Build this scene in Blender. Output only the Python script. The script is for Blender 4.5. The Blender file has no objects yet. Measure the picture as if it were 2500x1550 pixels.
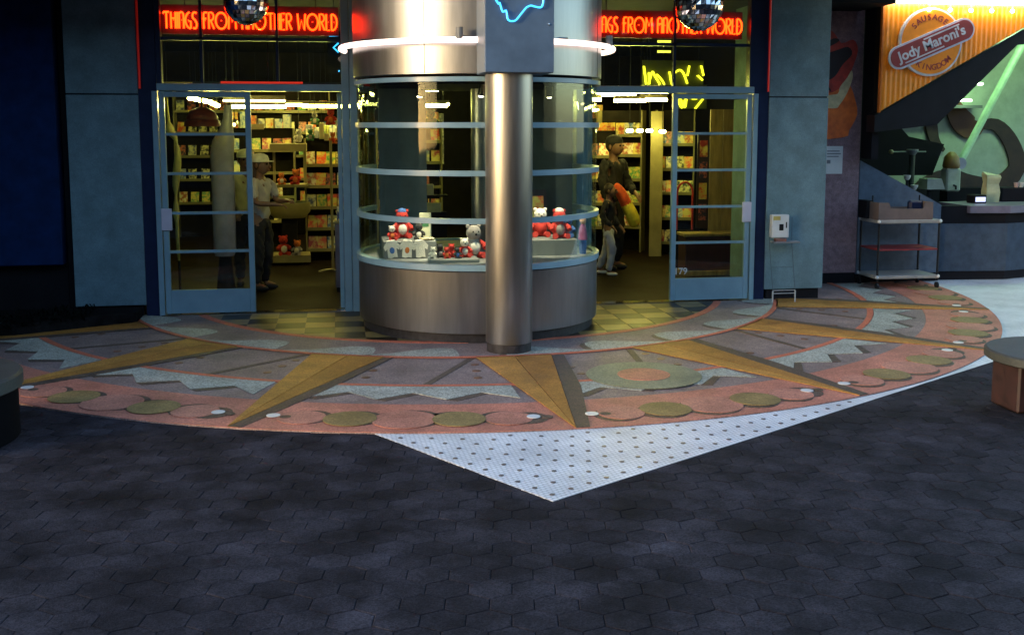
import bpy, bmesh, math, random
from mathutils import Vector, Matrix
R = math.radians
PI = math.pi
random.seed(7)
S = bpy.context.scene
C = S.collection

# ------------------------------------------------------------------ camera, sky, sun, exposure
YAW = math.atan(.16)
cd = bpy.data.cameras.new('camera')
cam = bpy.data.objects.new('camera', cd); C.objects.link(cam); S.camera = cam
cam.location = (-1.24, -10.42, 1.8)
cam.rotation_euler = (PI/2 - .1182, 0, -YAW)
cd.sensor_width = 36; cd.lens = 37.75; cd.shift_y = -.0635
cd.clip_start = .05; cd.clip_end = 500

w = bpy.data.worlds.new('World'); S.world = w; w.use_nodes = True
nt = w.node_tree
bg = nt.nodes['Background']
sky = nt.nodes.new('ShaderNodeTexSky'); sky.sky_type = 'NISHITA'; sky.sun_disc = False
SUN_EL, SUN_AZ = R(9), R(-115)          # azimuth measured from +Y (facade normal inwards), clockwise
sky.sun_elevation = SUN_EL; sky.sun_rotation = SUN_AZ
sky.air_density = 1.0; sky.dust_density = 1.0; sky.ozone_density = 2.3
nt.links.new(sky.outputs[0], bg.inputs[0]); bg.inputs[1].default_value = .15
sl = bpy.data.lights.new('sun', 'SUN'); sl.energy = .35; sl.angle = R(12); sl.color = (1, .72, .45)
sun = bpy.data.objects.new('sun', sl); C.objects.link(sun)
sdir = Vector((math.sin(SUN_AZ)*math.cos(SUN_EL), math.cos(SUN_AZ)*math.cos(SUN_EL), math.sin(SUN_EL)))
sun.rotation_euler = sdir.to_track_quat('Z', 'Y').to_euler()
sun.location = (-12, -6, 8)
S.view_settings.view_transform = 'Standard'; S.view_settings.look = 'None'
S.view_settings.exposure = 2.35; S.view_settings.gamma = 1.0

# ------------------------------------------------------------------ materials
MATS = {}
ORD = ['first', 'second', 'third', 'fourth', 'fifth', 'sixth', 'seventh', 'eighth', 'ninth', 'tenth', '11th', '12th', '13th', '14th', '15th', '16th', '17th', '18th', '19th', '20th', '21st', '22nd', '23rd', '24th', '25th', '26th', '27th']
def mat(name, col, rough=.5, metal=0., var=.12, vscale=6., bump=0., bscale=60., spec=.5, col2=None, thr=None,
        emit=None, es=0., speck=None, aniso=0., rnd=0., stretch=None, coat=0., dirt=0., dscale=1.3):
    if name in MATS: return MATS[name]
    m = bpy.data.materials.new(name); m.use_nodes = True; MATS[name] = m
    t = m.node_tree; N = t.nodes; L = t.links
    b = N['Principled BSDF']
    b.inputs['Roughness'].default_value = rough; b.inputs['Metallic'].default_value = metal
    b.inputs['Specular IOR Level'].default_value = spec
    if coat: b.inputs['Coat Weight'].default_value = coat; b.inputs['Coat Roughness'].default_value = .12
    tc = N.new('ShaderNodeTexCoord'); geo = N.new('ShaderNodeNewGeometry')
    vec = geo.outputs['Position']
    if stretch:
        mp = N.new('ShaderNodeMapping'); mp.inputs['Scale'].default_value = stretch
        L.new(vec, mp.inputs[0]); vec = mp.outputs[0]
    no = N.new('ShaderNodeTexNoise'); no.inputs['Scale'].default_value = vscale; no.inputs['Detail'].default_value = 5
    no.inputs['Roughness'].default_value = .62
    L.new(vec, no.inputs['Vector'])
    cr = N.new('ShaderNodeValToRGB')
    c2 = col2 if col2 else tuple(c*(1-2.2*var) for c in col)
    c1 = col if col2 else tuple(min(1, c*(1+1.2*var)) for c in col)
    cr.color_ramp.elements[0].position = .32 if thr is None else thr-.08
    cr.color_ramp.elements[1].position = .7 if thr is None else thr+.08
    cr.color_ramp.elements[0].color = (*[max(0, c) for c in c2], 1); cr.color_ramp.elements[1].color = (*c1, 1)
    L.new(no.outputs['Fac'], cr.inputs[0]); out = cr.outputs[0]
    if speck:                       # terrazzo chips
        vo = N.new('ShaderNodeTexVoronoi'); vo.inputs['Scale'].default_value = speck[0]
        L.new(geo.outputs['Position'], vo.inputs['Vector'])
        mr = N.new('ShaderNodeMapRange'); mr.inputs['From Min'].default_value = 0; mr.inputs['From Max'].default_value = 1
        mr.inputs['To Min'].default_value = 1-speck[1]; mr.inputs['To Max'].default_value = 1+speck[1]
        sp = N.new('ShaderNodeSeparateColor'); L.new(vo.outputs['Color'], sp.inputs[0]); L.new(sp.outputs[0], mr.inputs['Value'])
        mx = N.new('ShaderNodeMix'); mx.data_type = 'RGBA'; mx.blend_type = 'MULTIPLY'; mx.inputs[0].default_value = 1
        L.new(out, mx.inputs[6]); L.new(mr.outputs[0], mx.inputs[7]); out = mx.outputs[2]
    if rnd:                         # colour shifts from piece to piece
        oi = N.new('ShaderNodeObjectInfo'); ad = N.new('ShaderNodeMath'); ad.operation = 'ADD'
        fr = N.new('ShaderNodeMath'); fr.operation = 'FRACT'
        L.new(oi.outputs['Random'], ad.inputs[0]); L.new(geo.outputs['Random Per Island'], ad.inputs[1]); L.new(ad.outputs[0], fr.inputs[0])
        mr = N.new('ShaderNodeMapRange'); mr.inputs['To Min'].default_value = 1-rnd; mr.inputs['To Max'].default_value = 1+rnd
        L.new(fr.outputs[0], mr.inputs['Value'])
        mx = N.new('ShaderNodeMix'); mx.data_type = 'RGBA'; mx.blend_type = 'MULTIPLY'; mx.inputs[0].default_value = 1
        L.new(out, mx.inputs[6]); L.new(mr.outputs[0], mx.inputs[7]); out = mx.outputs[2]
    if dirt:                        # worn and stained patches with their own shapes
        dn = N.new('ShaderNodeTexNoise'); dn.inputs['Scale'].default_value = dscale; dn.inputs['Detail'].default_value = 9; dn.inputs['Roughness'].default_value = .72
        L.new(geo.outputs['Position'], dn.inputs['Vector'])
        mr = N.new('ShaderNodeMapRange'); mr.inputs['From Min'].default_value = .36; mr.inputs['From Max'].default_value = .62; mr.inputs['To Min'].default_value = 1-dirt; mr.inputs['To Max'].default_value = 1+.35*dirt
        L.new(dn.outputs['Fac'], mr.inputs['Value'])
        mx = N.new('ShaderNodeMix'); mx.data_type = 'RGBA'; mx.blend_type = 'MULTIPLY'; mx.inputs[0].default_value = 1
        L.new(out, mx.inputs[6]); L.new(mr.outputs[0], mx.inputs[7]); out = mx.outputs[2]
    L.new(out, b.inputs['Base Color'])
    rr = N.new('ShaderNodeMapRange'); rr.inputs['To Min'].default_value = max(.02, rough*.8); rr.inputs['To Max'].default_value = min(1, rough*1.25)
    L.new(no.outputs['Fac'], rr.inputs['Value']); L.new(rr.outputs[0], b.inputs['Roughness'])
    if bump:
        n2 = N.new('ShaderNodeTexNoise'); n2.inputs['Scale'].default_value = bscale; n2.inputs['Detail'].default_value = 3
        L.new(vec, n2.inputs['Vector'])
        bu = N.new('ShaderNodeBump'); bu.inputs['Strength'].default_value = bump; bu.inputs['Distance'].default_value = .01
        L.new(n2.outputs['Fac'], bu.inputs['Height']); L.new(bu.outputs[0], b.inputs['Normal'])
    if aniso:
        b.inputs['Anisotropic'].default_value = aniso
        tg = N.new('ShaderNodeTangent'); tg.direction_type = 'RADIAL'; tg.axis = 'Z'; L.new(tg.outputs[0], b.inputs['Tangent'])
    if emit:
        b.inputs['Emission Color'].default_value = (*emit, 1); b.inputs['Emission Strength'].default_value = es
    return m

def glass(name, tint=(.9, .96, .93), refl=1.0):
    if name in MATS: return MATS[name]
    m = bpy.data.materials.new(name); m.use_nodes = True; MATS[name] = m
    t = m.node_tree; N = t.nodes; L = t.links; N.remove(N['Principled BSDF'])
    tr = N.new('ShaderNodeBsdfTransparent'); tr.inputs[0].default_value = (*tint, 1)
    gl = N.new('ShaderNodeBsdfGlossy'); gl.inputs['Roughness'].default_value = .03
    fr = N.new('ShaderNodeFresnel'); fr.inputs[0].default_value = 1.5
    mu = N.new('ShaderNodeMath'); mu.operation = 'MULTIPLY'; mu.inputs[1].default_value = refl
    mx = N.new('ShaderNodeMixShader')
    L.new(fr.outputs[0], mu.inputs[0]); L.new(mu.outputs[0], mx.inputs[0]); L.new(tr.outputs[0], mx.inputs[1]); L.new(gl.outputs[0], mx.inputs[2])
    L.new(mx.outputs[0], N['Material Output'].inputs[0])
    return m

def glow(name, col, s):
    return mat(name, col, .4, emit=col, es=s, var=.02)

STEEL = mat('brushed_steel', (.275, .285, .305), .30, 1, var=.06, vscale=3, aniso=.75, stretch=(6, 6, .6), bump=.02, bscale=40)
FRAME = mat('blue_grey_enamel', (0.1955, 0.3145, 0.3655), .35, var=.06, vscale=4, coat=.25)
PANEL = mat('blue_grey_stucco', (0.1522, 0.2392, 0.2682), 0.9, spec=0.15, var=.10, vscale=5, bump=.25, bscale=220, dirt=0.18, dscale=2.0, speck=(260, .16))
DKFRAME = mat('dark_navy_enamel', (.012, .02, .055), .35, spec=0.2, var=.1)
BLUEW = mat('deep_blue_stucco', (0.007128, 0.02496, 0.09264), 0.9, spec=0.1, var=.15, bump=.25, bscale=200)
BLACK = mat('matt_black', (.012, .011, .013), 0.8, spec=0.12, var=.1)
BLK2 = mat('black_metal', (.012, .013, .015), .35, spec=0.25, var=.1)
PLINTH = mat('dark_stone_plinth', (.035, .032, .033), .5, spec=0.2, var=.25, vscale=20)
GLASS = glass('pane_glass', (.9, .96, .93), .6); GLASS2 = glass('drum_glass', (.86, .93, .9), .2)
MAUVE = mat('mauve_terrazzo', (.255, .180, .158), .58, spec=.25, var=.10, vscale=3, speck=(120, .35), dirt=0.28, dscale=2.2)
PINK = mat('pink_terrazzo', (.50, .185, .120), .58, spec=.25, var=.09, vscale=3, speck=(120, .28), dirt=0.25, dscale=2.2)
PINK2 = mat('pale_pink_terrazzo', (.48, .195, .130), .58, spec=.25, var=.09, vscale=3, speck=(120, .28), dirt=0.25, dscale=2.2)
SALM = mat('salmon_terrazzo', (.55, .15, .08), .58, spec=.25, var=.08, speck=(120, .25))
GOLD = mat('gold_terrazzo', (.46, .215, .045), .58, spec=.25, var=.12, vscale=4, speck=(120, .28), dirt=0.25, dscale=2.5)
GOLD2 = mat('ochre_terrazzo', (.38, .17, .035), .58, spec=.25, var=.12, vscale=4, speck=(120, .28), dirt=0.25, dscale=2.5)
OLIVE = mat('olive_terrazzo', (.27, .185, .070), .58, spec=.25, var=.12, vscale=4, speck=(120, .28), dirt=0.25, dscale=3)
WHT = mat('cream_terrazzo', (0.3703, 0.3632, 0.2991), .58, spec=.25, var=.08, vscale=4, speck=(110, .45), dirt=0.22, dscale=3)
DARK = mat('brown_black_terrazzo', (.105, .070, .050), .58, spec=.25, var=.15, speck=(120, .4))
RUST = mat('rust_terrazzo', (.16, .065, .03), .45, var=.1, speck=(120, .3))
GRN = mat('sage_terrazzo', (.22, .22, .14), .58, spec=.25, var=.09, vscale=4, speck=(120, .3), dirt=0.25, dscale=3)
TAN = mat('tan_tile', (.26, .18, .06), .35, spec=.2, var=.12, vscale=9, rnd=.12, dirt=0.3, dscale=4)
DTILE = mat('umber_tile', (.022, .016, .008), .35, spec=.2, var=.15, vscale=9, rnd=.12, dirt=0.3, dscale=4)
PAVER = mat('grey_paver', (.0295, .0262, .0315), 0.9, spec=0.12, var=.30, vscale=2.2, bump=.35, bscale=120, rnd=.26, dirt=0.55, dscale=3.2, speck=(150, .38))
GROUND = mat('joint_sand', (.016, .015, .018), .9, spec=0.05, var=.3, bump=.4, bscale=80)
GREY = mat('grey_laminate', (.16, .17, .17), .5, var=.06)
CHROME = mat('polished_metal', (.75, .72, .65), .12, 1, var=.04)
WHITEP = mat('white_plastic', (0.612, 0.6035, 0.578), .4, var=.04)
LILAC = mat('pale_lilac_plate', (.52, .48, .55), .4, var=.04)

# ------------------------------------------------------------------ mesh helpers
class MB:
    def __init__(s): s.v = []; s.f = []
    def add(s, vs, fs):
        o = len(s.v); s.v += [tuple(v) for v in vs]; s.f += [tuple(i+o for i in q) for q in fs]; return s
    def box(s, x0, x1, y0, y1, z0, z1, c=0.):
        if c:
            X = (x0, x0+c, x1-c, x1); Y = (y0, y0+c, y1-c, y1)
            vs = []; rings = []
            def ring(i, z):
                a, b_, e, f_ = (X[0], X[3], Y[0], Y[3]) if i == 0 else (X[1], X[2], Y[1], Y[2])
                if i == 0:
                    pts = [(X[1], Y[0]), (X[2], Y[0]), (X[3], Y[1]), (X[3], Y[2]), (X[2], Y[3]), (X[1], Y[3]), (X[0], Y[2]), (X[0], Y[1])]
                else:
                    pts = [(X[1], Y[1]), (X[2], Y[1]), (X[2], Y[1]), (X[2], Y[2]), (X[2], Y[2]), (X[1], Y[2]), (X[1], Y[2]), (X[1], Y[1])]
                    pts = [(X[1]+.0, Y[1]), (X[2], Y[1]), (X[2], Y[1]), (X[2], Y[2]), (X[2], Y[2]), (X[1], Y[2]), (X[1], Y[2]), (X[1], Y[1])]
                r = [len(vs)+k for k in range(8)]; vs.extend([(p[0], p[1], z) for p in pts]); rings.append(r)
            ring(1, z0); ring(0, z0+c); ring(0, z1-c); ring(1, z1)
            fs = []
            for a, b_ in zip(rings, rings[1:]):
                for k in range(8): fs.append((a[k], a[(k+1) % 8], b_[(k+1) % 8], b_[k]))
            fs.append(tuple(reversed(rings[0]))); fs.append(tuple(rings[-1]))
            return s.add(vs, fs)
        vs = [(x0, y0, z0), (x1, y0, z0), (x1, y1, z0), (x0, y1, z0), (x0, y0, z1), (x1, y0, z1), (x1, y1, z1), (x0, y1, z1)]
        return s.add(vs, [(3, 2, 1, 0), (4, 5, 6, 7), (0, 1, 5, 4), (1, 2, 6, 5), (2, 3, 7, 6), (3, 0, 4, 7)])
    def prism(s, poly, z0, z1):            # polygon in XY, counter-clockwise
        A = sum(poly[i][0]*poly[(i+1) % len(poly)][1]-poly[(i+1) % len(poly)][0]*poly[i][1] for i in range(len(poly)))
        if A < 0: poly = poly[::-1]
        n = len(poly)
        return s.add([(*p, z0) for p in poly]+[(*p, z1) for p in poly],
                     [tuple(range(n-1, -1, -1)), tuple(range(n, 2*n))]+[(i, (i+1) % n, n+(i+1) % n, n+i) for i in range(n)])
    def prismY(s, poly, y0, y1):           # polygon in XZ
        A = sum(poly[i][0]*poly[(i+1) % len(poly)][1]-poly[(i+1) % len(poly)][0]*poly[i][1] for i in range(len(poly)))
        if A < 0: poly = poly[::-1]
        n = len(poly)
        return s.add([(p[0], y0, p[1]) for p in poly]+[(p[0], y1, p[1]) for p in poly],
                     [tuple(range(n)), tuple(range(2*n-1, n-1, -1))]+[((i+1) % n, i, n+i, n+(i+1) % n) for i in range(n)])
    def arc(s, cx, cy, r0, r1, a0, a1, z0, z1, n=48):   # ring sector block, angle from -Y towards +X
        full = abs(a1-a0) >= 359.9
        m = n if full else n+1
        vs = []
        for i in range(m):
            a = R(a0+(a1-a0)*i/n); sx, sy = math.sin(a), -math.cos(a)
            for r, z in ((r0, z0), (r1, z0), (r1, z1), (r0, z1)): vs.append((cx+r*sx, cy+r*sy, z))
        fs = []
        for i in range(n):
            a = 4*i; b = 4*((i+1) % m)
            for k in range(4):
                k2 = (k+1) % 4; fs.append((a+k, b+k, b+k2, a+k2))
        if not full: fs += [(0, 1, 2, 3), (4*n+3, 4*n+2, 4*n+1, 4*n)]
        return s.add(vs, fs)
    def lathe(s, prof, cx=0, cy=0, n=24, cap=True, sy=1.):
        vs = []; fs = []
        for r, z in prof:
            for i in range(n):
                a = 2*PI*i/n; vs.append((cx+r*math.cos(a), cy+sy*r*math.sin(a), z))
        for j in range(len(prof)-1):
            for i in range(n):
                fs.append((j*n+i, j*n+(i+1) % n, (j+1)*n+(i+1) % n, (j+1)*n+i))
        if cap: fs.append(tuple(range(n-1, -1, -1))); fs.append(tuple((len(prof)-1)*n+i for i in range(n)))
        return s.add(vs, fs)
    def tube(s, pts, r, n=8, closed=False):
        P = [Vector(p) for p in pts]; m = len(P); vs = []; fs = []
        up = None
        for i in range(m):
            if closed: d = P[(i+1) % m]-P[i-1]
            else: d = P[min(i+1, m-1)]-P[max(i-1, 0)]
            d = d.normalized() if d.length > 1e-9 else Vector((0, 0, 1))
            if up is None: up = d.orthogonal().normalized()
            up = (up-d*up.dot(d)); up = up.normalized() if up.length > 1e-6 else d.orthogonal().normalized()
            q = d.cross(up)
            rr = r[i] if isinstance(r, (list, tuple)) else r
            for k in range(n):
                a = 2*PI*k/n; vs.append(P[i]+(up*math.cos(a)+q*math.sin(a))*rr)
        for i in range(m if closed else m-1):
            a = i*n; b = ((i+1) % m)*n
            for k in range(n): fs.append((a+k, a+(k+1) % n, b+(k+1) % n, b+k))
        if not closed: fs.append(tuple(range(n-1, -1, -1))); fs.append(tuple((m-1)*n+k for k in range(n)))
        return s.add(vs, fs)
    def ball(s, c, r, n=12, m=8, sc=(1, 1, 1), rot=None):
        vs = []; fs = []
        vs.append(Vector((0, 0, -1)))
        for j in range(1, m):
            b = -PI/2+PI*j/m
            for i in range(n):
                a = 2*PI*i/n; vs.append(Vector((math.cos(b)*math.cos(a), math.cos(b)*math.sin(a), math.sin(b))))
        vs.append(Vector((0, 0, 1))); T = len(vs)-1
        for i in range(n): fs.append((0, 1+(i+1) % n, 1+i)); fs.append((T, T-n+i, T-n+(i+1) % n))
        for j in range(m-2):
            for i in range(n):
                a = 1+j*n; fs.append((a+i, a+(i+1) % n, a+n+(i+1) % n, a+n+i))
        out = []
        for v in vs:
            q = Vector((v.x*r*sc[0], v.y*r*sc[1], v.z*r*sc[2]))
            if rot: q = rot @ q
            out.append(q+Vector(c))
        return s.add(out, fs)
    def mesh(s, name, m=None, smooth=False):
        me = bpy.data.meshes.new(name); me.from_pydata([tuple(v) for v in s.v], [], s.f); me.update()
        bm = bmesh.new(); bm.from_mesh(me)
        bmesh.ops.dissolve_degenerate(bm, dist=1e-6, edges=bm.edges)
        bmesh.ops.recalc_face_normals(bm, faces=bm.faces)
        bm.to_mesh(me); bm.free()
        if m: me.materials.append(m)
        if smooth:
            me.polygons.foreach_set('use_smooth', [True]*len(me.polygons))
            try: me.set_sharp_from_angle(angle=R(smooth if smooth is not True else 40))
            except Exception: pass
        return me

def link(name, me, parent=None, loc=None, label=None, cat=None, group=None, kind=None):
    o = bpy.data.objects.new(name, me); C.objects.link(o)
    if parent: o.parent = parent
    if loc: o.location = loc
    for k, v in (('label', label), ('category', cat), ('group', group), ('kind', kind)):
        if v: o[k] = v
    return o
def obj(name, mb, m, parent=None, smooth=False, **k): return link(name, mb.mesh(name, m, smooth), parent, **k)
def thing(name, label, cat, loc=(0, 0, 0), rz=0, group=None):
    o = link(name, None, None, loc, label, cat, group); o.rotation_euler.z = rz; o.empty_display_size = .1; return o
def copy_tree(o, parent=None):
    c = o.copy(); C.objects.link(c)
    if parent: c.parent = parent
    for ch in list(o.children): copy_tree(ch, c)
    return c
def text_mesh(name, body, size, m, ext=.003, offset=0., shear=0., align='CENTER'):
    cu = bpy.data.curves.new(name, 'FONT'); cu.body = body; cu.size = size; cu.extrude = ext; cu.offset = offset; cu.shear = shear
    cu.align_x = align; cu.align_y = 'CENTER'; cu.resolution_u = 4
    o = bpy.data.objects.new(name, cu); C.objects.link(o)
    dg = bpy.context.evaluated_depsgraph_get(); me = bpy.data.meshes.new_from_object(o.evaluated_get(dg))
    C.objects.unlink(o); bpy.data.objects.remove(o)
    me.materials.clear(); me.materials.append(m); me.name = name
    return me
def disc(r, n=28, c=(0, 0), sc=1.): return [(c[0]+r*math.cos(2*PI*i/n), c[1]+r*sc*math.sin(2*PI*i/n)) for i in range(n)]

# ------------------------------------------------------------------ ground: paving, white tile, terrazzo
TC = (0., 1.08)
def pp(r, a): return (TC[0]+r*math.sin(R(a)), TC[1]-r*math.cos(R(a)))

pav = obj('paving', MB().box(-60, 60, -60, 40, -.30, -.0135), GROUND, kind='structure')
HW, HR = .17, .135
fwv = Vector((math.sin(YAW), math.cos(YAW))); rtv = Vector((math.cos(YAW), -math.sin(YAW)))
def hexmesh(mb, cx, cy, dz, tx, ty):
    g = .003; hw = HW/2-g/2; hh = HR/1.5/1.0; a = hh-g/2; b = hh/2-g/4
    pts = [(hw, -b), (hw, b), (0, a), (-hw, b), (-hw, -b), (0, -a)]
    ins = .003
    vs = []
    for sc, z in ((1, -.06), (1, -.0100), (1-ins/hw, -.0082)):
        for p in pts:
            q = rtv*p[0]*sc+fwv*p[1]*sc
            vs.append((cx+q.x, cy+q.y, z+dz+(tx*p[0]+ty*p[1] if z > -.05 else 0)))
    fs = [(12, 13, 14, 15, 16, 17)]
    for k in range(6):
        for l in (0, 6): fs.append((l+k, l+(k+1) % 6, l+6+(k+1) % 6, l+6+k))
    mb.add(vs, fs)
cells = []
CX, CY = -1.24, -10.42
for j in range(0, 62):
    d = 2.55+j*HR
    half = .50*d+.55
    i0 = int(-half/HW)-1
    for i in range(i0, -i0+1):
        l = (i+.5*(j % 2))*HW
        x = CX+rtv.x*l+fwv.x*d; y = CY+rtv.y*l+fwv.y*d
        rr = math.hypot(x-TC[0], y-TC[1])
        if rr < 5.30: continue
        # white tile square: apex A, edges along e1 (right) and e2 (left)
        ux, uy = math.cos(R(32.3)), math.sin(R(32.3))
        px, py = x+.252, y+5.499
        if px*ux+py*uy > .10 and -px*uy+py*ux > .10: continue
        if y > -1.2: continue
        vis = abs(l) < .478*d+.08 and d > 3.32
        cells.append((0 if vis else 1, d, x, y))
cells.sort()
rest = MB()
HEXM = []
for k in range(14):
    mb = MB(); hexmesh(mb, 0, 0, random.uniform(-.0012, .0012), random.uniform(-.006, .006), random.uniform(-.006, .006)); HEXM.append(mb.mesh('paver', PAVER))
for k, (nv, d, x, y) in enumerate(cells):
    if k < 300: link('paver', random.choice(HEXM), pav, (x, y, 0))
    else: hexmesh(rest, x, y, random.uniform(-.0012, .0012), random.uniform(-.006, .006), random.uniform(-.006, .006))
obj('paver_field', rest, PAVER, pav, kind='stuff')

# white mosaic: small square tiles with joints from the material, dark insets built
m = bpy.data.materials.new('white_mosaic'); m.use_nodes = True
N = m.node_tree.nodes; L = m.node_tree.links; b = N['Principled BSDF']; b.inputs['Roughness'].default_value = .5
tc = N.new('ShaderNodeTexCoord'); bt = N.new('ShaderNodeTexBrick'); bt.offset = .5
bt.inputs['Scale'].default_value = 1; bt.inputs['Brick Width'].default_value = .030; bt.inputs['Row Height'].default_value = .026; bt.inputs['Mortar Size'].default_value = .0028
bt.inputs['Mortar Smooth'].default_value = .3
bt.inputs['Color1'].default_value = (.84, .83, .82, 1); bt.inputs['Color2'].default_value = (.74, .735, .74, 1); bt.inputs['Mortar'].default_value = (.42, .41, .40, 1)
no = N.new('ShaderNodeTexNoise'); no.inputs['Scale'].default_value = 2.5; no.inputs['Detail'].default_value = 6
mr = N.new('ShaderNodeMapRange'); mr.inputs['From Min'].default_value = .3; mr.inputs['From Max'].default_value = .7; mr.inputs['To Min'].default_value = .70; mr.inputs['To Max'].default_value = 1.05
mx = N.new('ShaderNodeMix'); mx.data_type = 'RGBA'; mx.blend_type = 'MULTIPLY'; mx.inputs[0].default_value = 1
L.new(tc.outputs['Object'], bt.inputs['Vector']); L.new(tc.outputs['Object'], no.inputs['Vector']); L.new(no.outputs['Fac'], mr.inputs['Value'])
L.new(bt.outputs['Color'], mx.inputs[6]); L.new(mr.outputs[0], mx.inputs[7]); L.new(mx.outputs[2], b.inputs['Base Color'])
bu = N.new('ShaderNodeBump'); bu.inputs['Strength'].default_value = .3; bu.inputs['Distance'].default_value = .003; bu.invert = True
L.new(bt.outputs['Fac'], bu.inputs['Height']); L.new(bu.outputs[0], b.inputs['Normal'])
wt = obj('white_tile_floor', MB().box(0, 14, 0, 14, -.058, -.006), m, kind='structure', loc=(-.252, -5.499, 0)); wt.rotation_euler.z = R(32.3)
dm = MB(); TILED = mat('dark_mosaic_tile', (.09, .075, .07), .4, var=.1)
dot = MB().prism(disc(.0145, 6), -.007, -.003).mesh('dark_tile', TILED)
P_ = .128
nd = 0
for i in range(0, 60):
    for j in range(0, 20):
        x = .062+i*P_; y = .07+j*P_
        X = -.252+x*math.cos(R(32.3))-y*math.sin(R(32.3)); Y = -5.499+x*math.sin(R(32.3))+y*math.cos(R(32.3))
        if math.hypot(X-TC[0], Y-TC[1]) < 5.44: continue
        if nd < 260 and Y < -2.6: link('dark_tile', dot, wt, (x, y, 0)); nd += 1

# terrazzo disc and its inlays: each a thin piece of its own
terr = obj('terrazzo_floor', MB().prism([pp(5.40, i*2.5) for i in range(144)], -.058, 0), MAUVE, kind='structure')
L1, L2, L3, L4 = .003, .006, .009, .012
def piece(name, poly, z, m, label=None): return obj(name, MB().prism(poly, z-.0035, z), m, terr, label=label)
def ring(name, r0, r1, z, m, a0=-125, a1=125): return obj(name, MB().arc(TC[0], TC[1], r0, r1, a0, a1, z-.0035, z, 160), m, terr)
ring('pink_band', 4.76, 5.398, L1, PINK, -82, 104)
ring('salmon_ring', 4.235, 4.295, L2, SALM, -76, 98)
ring('salmon_ring', 3.335, 3.385, L3, SALM, -71, 71)
ring('wave_band', 2.80, 3.34, L2, MAUVE, -68, 68)
ring('salmon_ring', 2.745, 2.82, L3, SALM, -66.5, 66.5)
KS = range(-4, 5)
cw = lambda k: 1.3+22.3*k
def wedge_half(r): return 5.1*(5.42-r)/(5.42-3.37)
for k in KS:
    c = cw(k)
    if abs(c) > 80: continue
    def arcpts(r, a0, a1, n=5): return [pp(r, a0+(a1-a0)*i/n) for i in range(n+1)]
    piece('gold_wedge', arcpts(3.37, c-5.1, c-.06)+[pp(5.395, c-.02)], L3, GOLD)
    piece('gold_wedge', arcpts(3.37, c+.06, c+5.1)+[pp(5.395, c+.02)], L3, GOLD2)
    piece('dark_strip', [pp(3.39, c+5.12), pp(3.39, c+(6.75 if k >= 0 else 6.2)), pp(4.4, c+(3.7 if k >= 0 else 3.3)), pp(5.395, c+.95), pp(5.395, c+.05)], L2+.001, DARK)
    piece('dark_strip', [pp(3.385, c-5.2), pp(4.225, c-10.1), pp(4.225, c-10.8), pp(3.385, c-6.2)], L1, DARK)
    # zigzag
    a0, a1 = c+2.55, c+22.3-2.55
    pk = [c+2.3, c+8.1, c+13.9, c+19.9]; vl = [c+5.2, c+10.9, c+16.8]
    inner = [pp(4.29, a0+(a1-a0)*i/12) for i in range(13)]
    outer = []
    for q in range(4):
        outer.append(pp(4.645, pk[q]))
        if q < 3: outer.append(pp(4.465, vl[q]))
    piece('zigzag_band', inner+outer[::-1], L2, WHT)
    for q in range(3):
        piece('tooth_dark_inlay', [pp(4.645, pk[q]), pp(4.465, vl[q]), pp(4.485, vl[q]+.75), pp(4.675, pk[q]+.95)], L1, DARK)  # dark inlay of the floor design along each tooth
    # dots beside the wedges
    for r in (4.03, 3.81, 3.6):
        for s in (-5.4, 5.4):
            if s > 0 and r < 3.7: continue
            piece('rust_dot', disc(.032, 10, pp(r, c+s*(1 if s < 0 else 1.0))), L1, RUST)
    # discs of the border
    for n_, (off, rad, mm) in enumerate(((4.0, .15, PINK2), (7.4, .165, OLIVE), (11.15, .20, PINK2), (14.9, .165, OLIVE), (18.3, .15, PINK2))):
        p = pp(5.135, c+off); sg = -1 if c < 0 and n_ < 3 else 1
        t = Vector((math.cos(R(c+off)), math.sin(R(c+off))))
        nrm = Vector((math.sin(R(c+off)), -math.cos(R(c+off))))
        q = Vector(p)+t*(-.035*sg)+nrm*(-.022 if k < 0 else .03)
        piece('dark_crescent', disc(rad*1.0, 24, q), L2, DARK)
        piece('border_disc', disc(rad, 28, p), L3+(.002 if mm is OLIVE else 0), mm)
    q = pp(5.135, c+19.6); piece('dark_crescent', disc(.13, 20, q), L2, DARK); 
    for off in (-2.25, 1.9):
        piece('white_dot', disc(.043, 14, pp(5.125, c+off)), L4, WHITEP)
        piece('dark_dot', disc(.036, 12, pp(5.14, c+off+.95)), L3+.001, DARK)
# wave bumps
def bump_poly(a, s):       # steep edge at angle a, tail running in direction s
    out = [pp(3.338, a)]
    prof = [(0, .08), (.3, .20), (.9, .285), (2.2, .315), (4.5, .30), (7, .21), (9.5, .10), (12.5, .02), (13.2, 0)]
    for da, h in prof: out.append(pp(3.338-h, a+s*da))
    n = 8
    for i in range(1, n): out.append(pp(3.338, a+s*13.2*(1-i/n)))
    return out
for a, s in [(-62, -1), (-48.5, -1), (-32.5, -1), (-18, -1), (-6, -1), (0.5, 1), (13, 1), (26.5, 1), (39.6, 1), (53, 1), (66, 1)]:
    piece('wave_inlay', bump_poly(a, s), L3, WHT)
    if s > 0: piece('wave_dark_inlay', [pp(3.33, a-.1), pp(3.12, a+.25), pp(3.05, a+1.2), pp(3.06, a+.1), pp(3.14, a-.75), pp(3.33, a-1.0)], L3-.001, DARK)  # dark terrazzo accent at the steep edge, part of the pattern
piece('sage_medallion', disc(.415, 40, pp(4.25, 12.2)), L4, GRN, 'sage green medallion with a pink centre inlaid beside the column')
piece('medallion_centre', disc(.19, 32, pp(4.25, 12.2)), L4+.003, PINK)
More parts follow.
